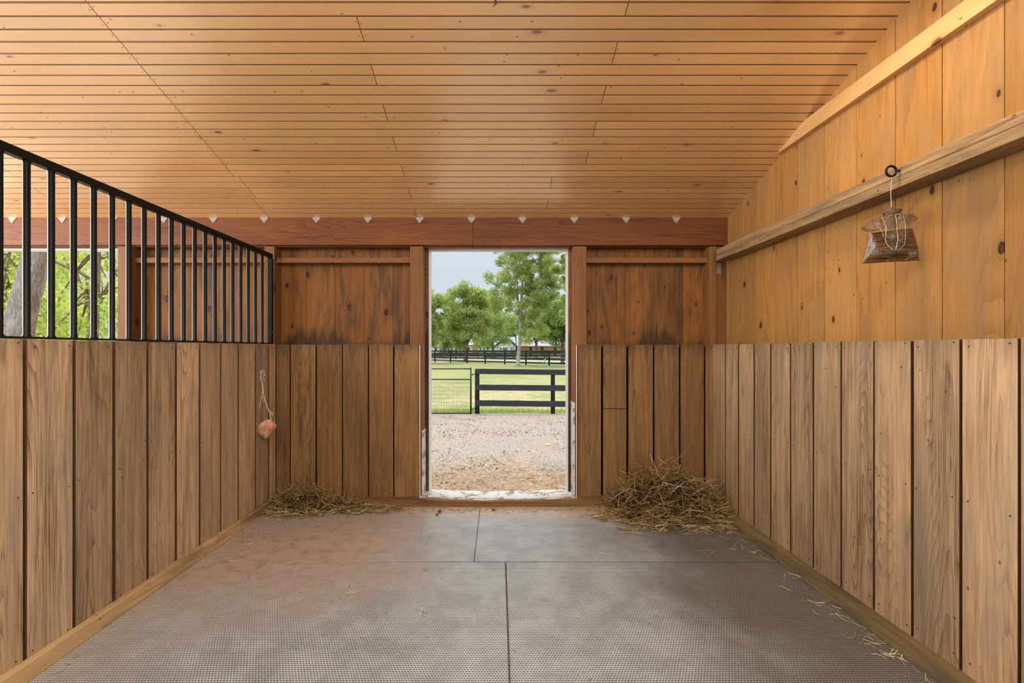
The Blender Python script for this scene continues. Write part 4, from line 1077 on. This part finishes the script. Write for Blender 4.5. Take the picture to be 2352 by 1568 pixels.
# ---- far four board fences
def far_fence(p0, p1, step, height, nb, label, bh=.15, pw=.13, base=-.5):
    p0, p1 = Vector((*p0, base)), Vector((*p1, base)); L = (p1-p0).length; d = (p1-p0)/L; nn = Vector((d.y, -d.x, 0))
    root = empty('board_fence', p0); tag(root, label, 'fence', group='dark board fences round the far paddocks')
    for k in range(nb):
        zc_ = height*(1-(k+.38)/nb)+.02; mb = MB()
        a = p0+Vector((0, 0, zc_)); b = p1+Vector((0, 0, zc_)); h2 = Vector((0, 0, bh/2)); t = nn*.02
        P = [a-h2-t, b-h2-t, b-h2+t, a-h2+t, a+h2-t, b+h2-t, b+h2+t, a+h2+t]
        mb.quadbox(P, 'x'); local(root, mb.build('fence_board', 'fence'))
    n = int(L/step); base_o = None
    for i in range(n+1):
        p = p0+d*(i*step)-nn*.09
        if base_o is None:
            mb = MB(); mb.box(-pw/2, pw/2, -pw/2, pw/2, -.1, height+.05, 'z'); base_o = mb.build('fence_post', 'fence_post'); q = base_o
        else: q = base_o.copy(); C.objects.link(q)
        q.parent = root; q.location = p-p0
    return root
def gp(px_, Y): return ((px_-VX)*Y/F, Y)
far_fence(gp(905, 71), gp(1390, 45.5), 3.3, 1.62, 4, 'far dark board fence crossing behind the lone tree trunk', .17, .17)
far_fence(gp(920, 84), gp(1400, 76), 5.2, 1.62, 4, 'second dark board fence, beyond the one at the lone tree', .16, .16)
far_fence(gp(900, 97), gp(1420, 97), 3.6, 1.5, 3, 'most distant dark fence line, just in front of the houses', .15, .14)
far_fence(gp(1115, 87), gp(1330, 96), 4.4, 1.55, 3, 'dark paddock fence slanting back towards the brick building', .15, .14)

# ---- trees
def leaves(name, clumps, n, size, mat, seed, parent, squash=.75, lsz_var=.4):
    rg = np.random.default_rng(seed)
    cl = np.array([(c[0], c[1], c[2], c[3]) for c in clumps]); wgt = cl[:, 3]**2.2; wgt /= wgt.sum()
    ci = rg.choice(len(cl), n, p=wgt)
    d = rg.normal(size=(n, 3)); d /= np.linalg.norm(d, axis=1)[:, None]
    rad = cl[ci, 3]*rg.random(n)**.45
    c = cl[ci, :3]+d*rad[:, None]*np.array([1, 1, squash])
    nr = d*.5+rg.normal(size=(n, 3))*.8+np.array([0, 0, .5]); nr /= np.linalg.norm(nr, axis=1)[:, None]
    t = np.cross(nr, rg.normal(size=(n, 3))); t /= np.linalg.norm(t, axis=1)[:, None]; b = np.cross(nr, t)
    sz = size*(1+lsz_var*(rg.random(n)*2-1))
    A = c-t*sz[:, None]; B = c+b*sz[:, None]*.45+nr*sz[:, None]*.12; D = c+t*sz[:, None]; E = c-b*sz[:, None]*.45+nr*sz[:, None]*.12
    V = np.stack([A, B, D, E], 1).reshape(-1, 3).astype(np.float32)
    me = bpy.data.meshes.new(name); me.vertices.add(4*n); me.vertices.foreach_set('co', V.ravel())
    me.loops.add(4*n); me.loops.foreach_set('vertex_index', np.arange(4*n, dtype=np.int32))
    me.polygons.add(n); me.polygons.foreach_set('loop_start', np.arange(0, 4*n, 4, dtype=np.int32)); me.polygons.foreach_set('loop_total', np.full(n, 4, dtype=np.int32))
    a = me.attributes.new('lv', 'FLOAT', 'FACE'); cv = rg.random(len(cl))
    a.data.foreach_set('value', np.clip(cv[ci]*.5+rg.random(n)*.6-.05, 0, 1).astype(np.float32))
    me.materials.append(M[mat]); me.update(); me.validate()
    o = bpy.data.objects.new(name, me); C.objects.link(o); o.parent = parent; return o
def tree(px_, Y, y_top, y_low, hw, trunk_w, mat, n, leaf, label, seed, cat='tree', group=None, bark_='bark', top_extra=0, trunk_px=None, dens=1., nclump=60, csize=.28, name='leafy_tree', lean=0., base=None, flat=1.):
    rg = random.Random(seed); m = Y/F
    bx = (( trunk_px if trunk_px is not None else px_)-VX)*m; z0 = zg(Y) if base is None else base
    root = empty(name, (bx, Y, z0)); tag(root, label, cat, group)
    cx = (px_-VX)*m-bx; zt = H-(y_top-VY)*m-z0+top_extra; zl = H-(y_low-VY)*m-z0; R_ = hw*m
    cz = (zt+zl)/2; rz = (zt-zl)/2
    clumps = []; ends = []
    while len(clumps) < nclump:
        d = Vector((rg.gauss(0, 1), rg.gauss(0, 1), rg.gauss(0, 1))).normalized(); rr_ = rg.random()**.4
        w_ = 1.0
        p = Vector((cx+d.x*R_*rr_*w_, d.y*R_*rr_*.8, cz+d.z*rz*rr_)); s_ = csize*min(R_, rz)*rg.uniform(.55, 1.15)
        clumps.append((p.x, p.y, p.z, s_)); ends.append(p)
    leaves('foliage', clumps, n, leaf, mat, seed, root)
    mb = MB(); tw = trunk_w*m/2; top = Vector((cx*.7+lean, 0, cz+rz*.5))
    path = [Vector((0, 0, -.15)), Vector((0, 0, .15)), Vector((.02, 0, zl*.5)), Vector((cx*.1, 0, zl)), Vector((cx*.4+lean*.5, 0, cz)), top]
    mb.tube(path, [tw*1.35, tw*1.1, tw, tw*.85, tw*.55, tw*.15], 10)
    for k in range(12):
        e = ends[k*3 % len(ends)]; t = rg.uniform(.35, .9); i_ = int(t*4)+1; s0 = path[min(i_, 4)].lerp(path[min(i_+1, 5)], rg.random())
        if s0.z < zl*.8: s0 = path[3].copy()
        mid = s0.lerp(e, .5)+Vector((0, 0, .06*(e-s0).length)); mb.tube([s0, mid, e], [tw*.42, tw*.26, tw*.08], 6)
    tr = mb.build('trunk', bark_, root, smooth=True)
    return root
G1 = 'trees beyond the paddock fences'
tree(1218, 50, 540, 796, 98, 9, 'leaf_oak', 52000, .105, 'tall open crowned tree with a bare pale trunk on the lawn', 11, trunk_px=1190, top_extra=4.5, nclump=290, csize=.15, bark_='bark_pale')
tree(1072, 66, 652, 798, 62, 9, 'leaf_oak', 30000, .14, 'rounded full tree left of the tall open tree, behind the fence', 12, group=G1, nclump=130, csize=.30, trunk_px=1069)
tree(975, 58, 655, 802, 56, 9, 'leaf_oak', 28000, .125, 'yellow green tree cut by the left edge of the doorway', 13, group=G1, nclump=120, csize=.30)
tree(1132, 91.5, 680, 800, 54, 7, 'leaf_light', 20000, .16, 'low bushy tree just left of the tall tree trunk', 14, group=G1, nclump=90, csize=.36)
tree(1292, 61, 680, 792, 58, 8, 'leaf_light', 28000, .135, 'pale green spreading tree at the right edge of the doorway', 15, group=G1, nclump=120, csize=.30)
tree(1232, 101, 700, 786, 46, 7, 'leaf_oak', 18000, .18, 'green tree in front of the brick building right of the tall trunk', 16, group=G1, nclump=80, csize=.34)
tree(1322, 42, 540, 745, 56, 8, 'leaf_oak', 26000, .095, 'open leafy crown in the upper right corner of the doorway view', 17, group=G1, nclump=110, csize=.2, trunk_px=1360, top_extra=3)
tree(1022, 90, 720, 797, 40, 7, 'leaf_light', 15000, .17, 'pale bushy tree between the edge tree and the rounded tree', 18, group=G1, nclump=80, csize=.36)
G2 = 'bluish pines on the skyline'
for i, (px_, Y, yt, hw, lab) in enumerate(((1022, 150, 682, 30, 'bluish pine on the skyline between the two left trees'), (1052, 185, 690, 24, 'bluish pine peeping behind the rounded tree'), (1150, 150, 690, 30, 'bluish pine behind the tall tree on its left'), (1205, 172, 685, 30, 'bluish pine behind the tall tree trunk'), (1252, 148, 678, 30, 'bluish pine on the skyline above the brick building'), (1300, 180, 690, 34, 'bluish pine at the right end of the skyline'), (962, 180, 690, 34, 'bluish pine at the left end of the skyline'))):
    tree(px_, Y, yt, 815, hw, 5, 'leaf_dark', 5000, .42, lab, 40+i, group=G2, nclump=70, csize=.42, name='pine_tree', base=-.5)
G3 = 'young trees along the house front'
for i, (px_, Y) in enumerate(((1028, 100), (1040, 104), (1056, 100), (1065, 105.5), (1110, 100), (1119, 105.5), (1096, 103))):
    tree(px_, Y, 765+rnd.uniform(-4, 6), 799, 13, 2.6, 'leaf_light', 900, .20, 'slender young tree before the white house, %s from the left' % ordn[i], 60+i, group=G3, nclump=14, csize=.5, bark_='bark_pale', name='young_tree', base=-.5)

# trees seen over the partition through the next doorway
def near_tree(px_, Y, lab, seed, R_, zlo, zhi, n, leaf, mat, trunk=None):
    rg = random.Random(seed); X = (px_-VX)*Y/F; root = empty('leafy_tree', (X, Y, zg(Y))); tag(root, lab, 'tree', 'trees seen through the bars')
    cl = []
    for k in range(70):
        cl.append((rg.uniform(-R_, R_), rg.uniform(-1.3, 1.3), rg.uniform(zlo, zhi)-zg(Y), rg.uniform(.25, .6)*R_*.5))
    leaves('foliage', cl, n, leaf, mat, seed, root)
    mb = MB()
    tp_ = [Vector((trunk[0], 0, -.2)), Vector((trunk[0]+.1, 0, 2)), Vector((trunk[1], 0, 6))]
    mb.tube(tp_, [.16, .13, .06], 9)
    for k in range(16):
        a = tp_[1].lerp(tp_[2], rg.random()*.8); e = Vector((rg.uniform(-R_, R_)*.8, rg.uniform(-.6, .6), rg.uniform(zlo, zhi)-zg(Y))); m1 = a.lerp(e, .4)+Vector((0, 0, rg.uniform(-.1, .35))); m2 = a.lerp(e, .75)+Vector((rg.uniform(-.1, .1), 0, rg.uniform(-.1, .3)))
        mb.tube([a, m1, m2, e], [.045, .03, .018, .006], 6)
    mb.build('trunk', 'bark_brown', root, smooth=True); return root
near_tree(60, 13.5, 'yellow green maple foliage behind the leaning trunk through the bars', 81, 1.6, .9, 5.5, 2800, .085, 'leaf_yellow', (-1.0, -1.1))
near_tree(185, 12.0, 'leafy branches seen between the bars right of the leaning trunk', 82, 1.5, .9, 5.2, 2600, .075, 'leaf_yellow', (.2, .5))
near_tree(130, 24, 'paler green tree further back beyond the bars', 83, 6., .6, 8.0, 9000, .13, 'leaf_yellow', (2.0, 1.5))
near_tree(-60, 18, 'green tree at the far left edge of the next doorway', 84, 4.0, .6, 7., 9000, .13, 'leaf_yellow', (1.5, 1.0))
# leaning pale trunk
lt = empty('leaning_tree', at(40, 800, 10.)); lt.location.z = zg(10.); tag(lt, 'thick pale barked tree trunk leaning right, seen through the bars', 'tree')
mb = MB(); pp = []
b0 = at(22, 1000, 10.); 
for (x, y) in ((4, 940), (22, 850), (38, 780), (50, 720), (66, 660), (82, 600), (92, 560), (112, 480), (135, 380)): pp.append(at(x, y, 10.))
mb.tube(pp, [.33, .29, .265, .255, .245, .235, .23, .20, .15], 16)
o = mb.build('trunk', 'bark_pale', smooth=True); local(lt, o)
mb = MB(); pp = [at(x, y, 9.93)+Vector((0, 0, 0)) for (x, y) in ((38, 900), (52, 830), (64, 780), (74, 720), (84, 660), (97, 600), (106, 560))]
mb.tube(pp, [.10, .10, .095, .09, .08, .07, .06], 10); o = mb.build('side_trunk', 'bark_brown', smooth=True); local(lt, o)['label'] = 'browner narrow stem along the right side'
# a sprawling bare limb
mb = MB(); mb.tube([at(x, y, 11.2) for (x, y) in ((122, 598), (150, 612), (178, 622), (200, 636), (222, 646))], [.035, .035, .04, .035, .02], 7)
mb.tube([at(x, y, 11.2) for (x, y) in ((178, 622), (190, 600), (205, 585), (225, 600), (245, 640))], [.03, .022, .018, .014, .008], 6)
ob = mb.build('bare_limb', 'bark_brown', smooth=True); local(lt, ob)
# pale shed roof far behind the bars
sh = empty('shed', (*gp(110, 34), zg(34))); tag(sh, 'pale blue shed low between the bars beside the leaning trunk', 'shed')
mb = MB(); c = Vector((*gp(110, 34), 0)); mb.box(c.x-1.1, c.x+1.1, c.y, c.y+2.5, zg(34), 1.5, 'x'); local(sh, mb.build('wall', 'siding'))
mb = MB(); mb.prism([Vector((c.x-1.25, c.y-.1, 1.5)), Vector((c.x+1.25, c.y-.1, 1.5)), Vector((c.x+.7, c.y-.1, 1.95)), Vector((c.x-.7, c.y-.1, 1.95))], (0, 2.7, 0)); local(sh, mb.build('roof', plain('pale_blue_roof', (.55, .66, .78), .6)))

# ---- houses
def win(mb_list, x, y, z, wd, h, root, frame='siding'):
    mb = MB(); mb.box(x-wd/2-.1, x+wd/2+.1, y-.10, y+.02, z-.1, z+h+.1, 'x'); f_ = mb.build('window', frame); local(root, f_)
    mb = MB()
    for i in (0, 1):
        for j in (0, 1): mb.box(x-wd/2+i*wd/2+.03, x-wd/2+(i+1)*wd/2-.03, y-.13, y-.095, z+j*h/2+.03, z+(j+1)*h/2-.03, 'x')
    g_ = mb.build('pane', 'glass_dark'); g_.parent = f_; bpy.context.view_layer.update(); g_.matrix_parent_inverse = f_.matrix_world.inverted()
def hz(py, Y): return H-(py-VY)*Y/F
def hx(px_, Y): return (px_-VX)*Y/F
Yh = 112.
# brick stable
br_ = empty('brick_building', (hx(1255, Yh), Yh, -.5)); tag(br_, 'orange brick stable with a grey roof right of the tall tree', 'building')
mb = MB(); mb.box(hx(1187.5, Yh), hx(1305, Yh), Yh, Yh+9, -.5, hz(793, Yh), 'x'); local(br_, mb.build('wall', 'brick'))
mb = MB(); z0, z1 = hz(793, Yh), hz(776, Yh); xa, xb = hx(1186.8, Yh), hx(1308, Yh)
P = [(xa, Yh-.6, z0), (xb, Yh-.6, z0), (xb, Yh+9.6, z0), (xa, Yh+9.6, z0), (xa+.2, Yh+4.3, z1+.8), (xb-2.2, Yh+4.3, z1+.8), (xb-2.2, Yh+4.7, z1+.8), (xa+.2, Yh+4.7, z1+.8)]
mb.quadbox(P, 'x'); local(br_, mb.build('roof', 'roof'))
mb = MB(); mb.box(xa, xb, Yh-.7, Yh-.55, z0-.18, z0, 'x'); local(br_, mb.build('fascia', 'siding'))
for x in (1221, 1247, 1277):
    mb = MB(); mb.box(hx(x-5, Yh), hx(x+1, Yh), Yh-.05, Yh+.1, -.5, hz(797, Yh), 'z'); local(br_, mb.build('stable_door', 'door_dark'))
    mb = MB(); mb.box(hx(x+2, Yh), hx(x+8, Yh), Yh-.05, Yh+.1, hz(808, Yh), hz(797.5, Yh), 'z'); local(br_, mb.build('grille_panel', 'grey_panel'))
# white gabled section
wh = empty('white_house', (hx(1130, Yh), Yh-1, -.5)); tag(wh, 'white gabled house with tall windows behind the young trees', 'house')
mb = MB(); mb.box(hx(1018, Yh), hx(1182, Yh), Yh-1, Yh+8, -.5, hz(792, Yh), 'x'); local(wh, mb.build('wall', 'siding'))
mb = MB(); y_ = Yh-2; a, b, t = hx(1140, y_), hx(1184, y_), hx(1163, y_)
mb.prism([Vector((a+.5, y_, -.5)), Vector((b-.5, y_, -.5)), Vector((b-.5, y_, hz(792, y_))), Vector((t, y_, hz(775, y_))), Vector((a+.5, y_, hz(792, y_)))], (0, 6, 0)); local(wh, mb.build('gable_wall', 'siding'))
mb = MB()
for (p_, q_) in (((a-.3, hz(793, y_)), (t, hz(774, y_))), ((t, hz(774, y_)), (b+.3, hz(793, y_)))):
    mb.prism([Vector((p_[0], y_-.3, p_[1])), Vector((q_[0], y_-.3, q_[1])), Vector((q_[0], y_-.3, q_[1]+.22)), Vector((p_[0], y_-.3, p_[1]+.22))], (0, 7, 0))
z0 = hz(792, Yh); P = [(hx(1012, Yh), Yh-1.6, z0), (hx(1184, Yh), Yh-1.6, z0), (hx(1184, Yh), Yh+8.6, z0), (hx(1012, Yh), Yh+8.6, z0), (hx(1016, Yh), Yh+3.5, z0+2.0), (hx(1184, Yh), Yh+3.5, z0+2.0), (hx(1184, Yh), Yh+3.7, z0+2.0), (hx(1016, Yh), Yh+3.7, z0+2.0)]
mb.quadbox(P, 'x'); local(wh, mb.build('roof', 'roof'))
mb = MB(); mb.box(hx(1019, Yh), hx(1060, Yh), Yh-1.12, Yh-.98, -.4, hz(794, Yh), 'x'); local(wh, mb.build('porch_shade', 'door_dark'))  # dark panel paints the shade inside the porch
mb = MB(); mb.box(hx(1085, Yh), hx(1098, Yh), Yh-1.12, Yh-.98, -.5, hz(794, Yh), 'x'); local(wh, mb.build('brick_panel', 'brick'))
mb = MB(); mb.box(hx(1172, y_), hx(1178, y_), y_-.1, y_+.05, -.3, hz(796, y_), 'z'); local(wh, mb.build('side_door', 'grey_panel'))
for x in (1066, 1073, 1078, 1104, 1112): win(None, hx(x, Yh), Yh-1, hz(808, Yh), 0.5, 1.1, wh)
for x in (1150, 1157, 1163): win(None, hx(x, y_), y_, hz(807, y_), .5, .9, wh)
mb = MB()
for x in (1027, 1036, 1045, 1054): mb.box(hx(x, Yh)-.12, hx(x, Yh)+.12, Yh-2, Yh-1.8, -.5, hz(793, Yh), 'z')
local(wh, mb.build('porch_column', 'siding'))
# white farmhouse at the left
Yw = 108.; fh = empty('white_farmhouse', (hx(985, Yw), Yw, -.5)); tag(fh, 'small white farmhouse with stepped gables at the left edge of the doorway', 'house')
mb = MB(); mb.box(hx(955, Yw), hx(1006, Yw), Yw, Yw+7, -.5, hz(795, Yw), 'x'); local(fh, mb.build('wall', 'siding'))
mb = MB(); mb.prism([Vector((hx(955, Yw), Yw-.5, hz(795, Yw))), Vector((hx(1007.5, Yw), Yw-.5, hz(795, Yw))), Vector((hx(996, Yw), Yw-.5, hz(789, Yw))), Vector((hx(984, Yw), Yw-.5, hz(786, Yw))), Vector((hx(978, Yw), Yw-.5, hz(777, Yw))), Vector((hx(955, Yw), Yw-.5, hz(770, Yw)))], (0, 7, 0)); local(fh, mb.build('roof', plain('pale_metal_roof', (.55, .60, .68), .6)))
mb = MB(); mb.box(hx(984, Yw), hx(991, Yw), Yw-.08, Yw+.05, hz(806, Yw), hz(798, Yw), 'x'); local(fh, mb.build('window', 'grey_panel'))
mb = MB(); mb.box(hx(999, Yw), hx(1004, Yw), Yw-.08, Yw+.05, hz(804, Yw), hz(799, Yw), 'x'); local(fh, mb.build('window', 'glass_dark'))

# ---- green tripod on the lawn
Yt = 44.; tp = MB(); top = at(1252, 826, Yt)
for (x, y, d) in ((1239, 847, .5), (1261, 847, -.6), (1257, 845, .8)): tp.tube([top, at(x, y, Yt+d)], .022 if x != 1257 else .04, 6)
tp.tube([at(1250, 838, Yt), at(1256, 838, Yt)], .02, 6); tp.tube([top+Vector((-.1, 0, .0)), top+Vector((.1, 0, .12))], .035, 6)
M['green_metal'] = plain('pale_green_metal', (.28, .52, .40), .5)
o = tp.build('sprinkler_tripod', 'green_metal'); tag(o, 'pale green tripod standing on the lawn right of the tall tree', 'tripod')
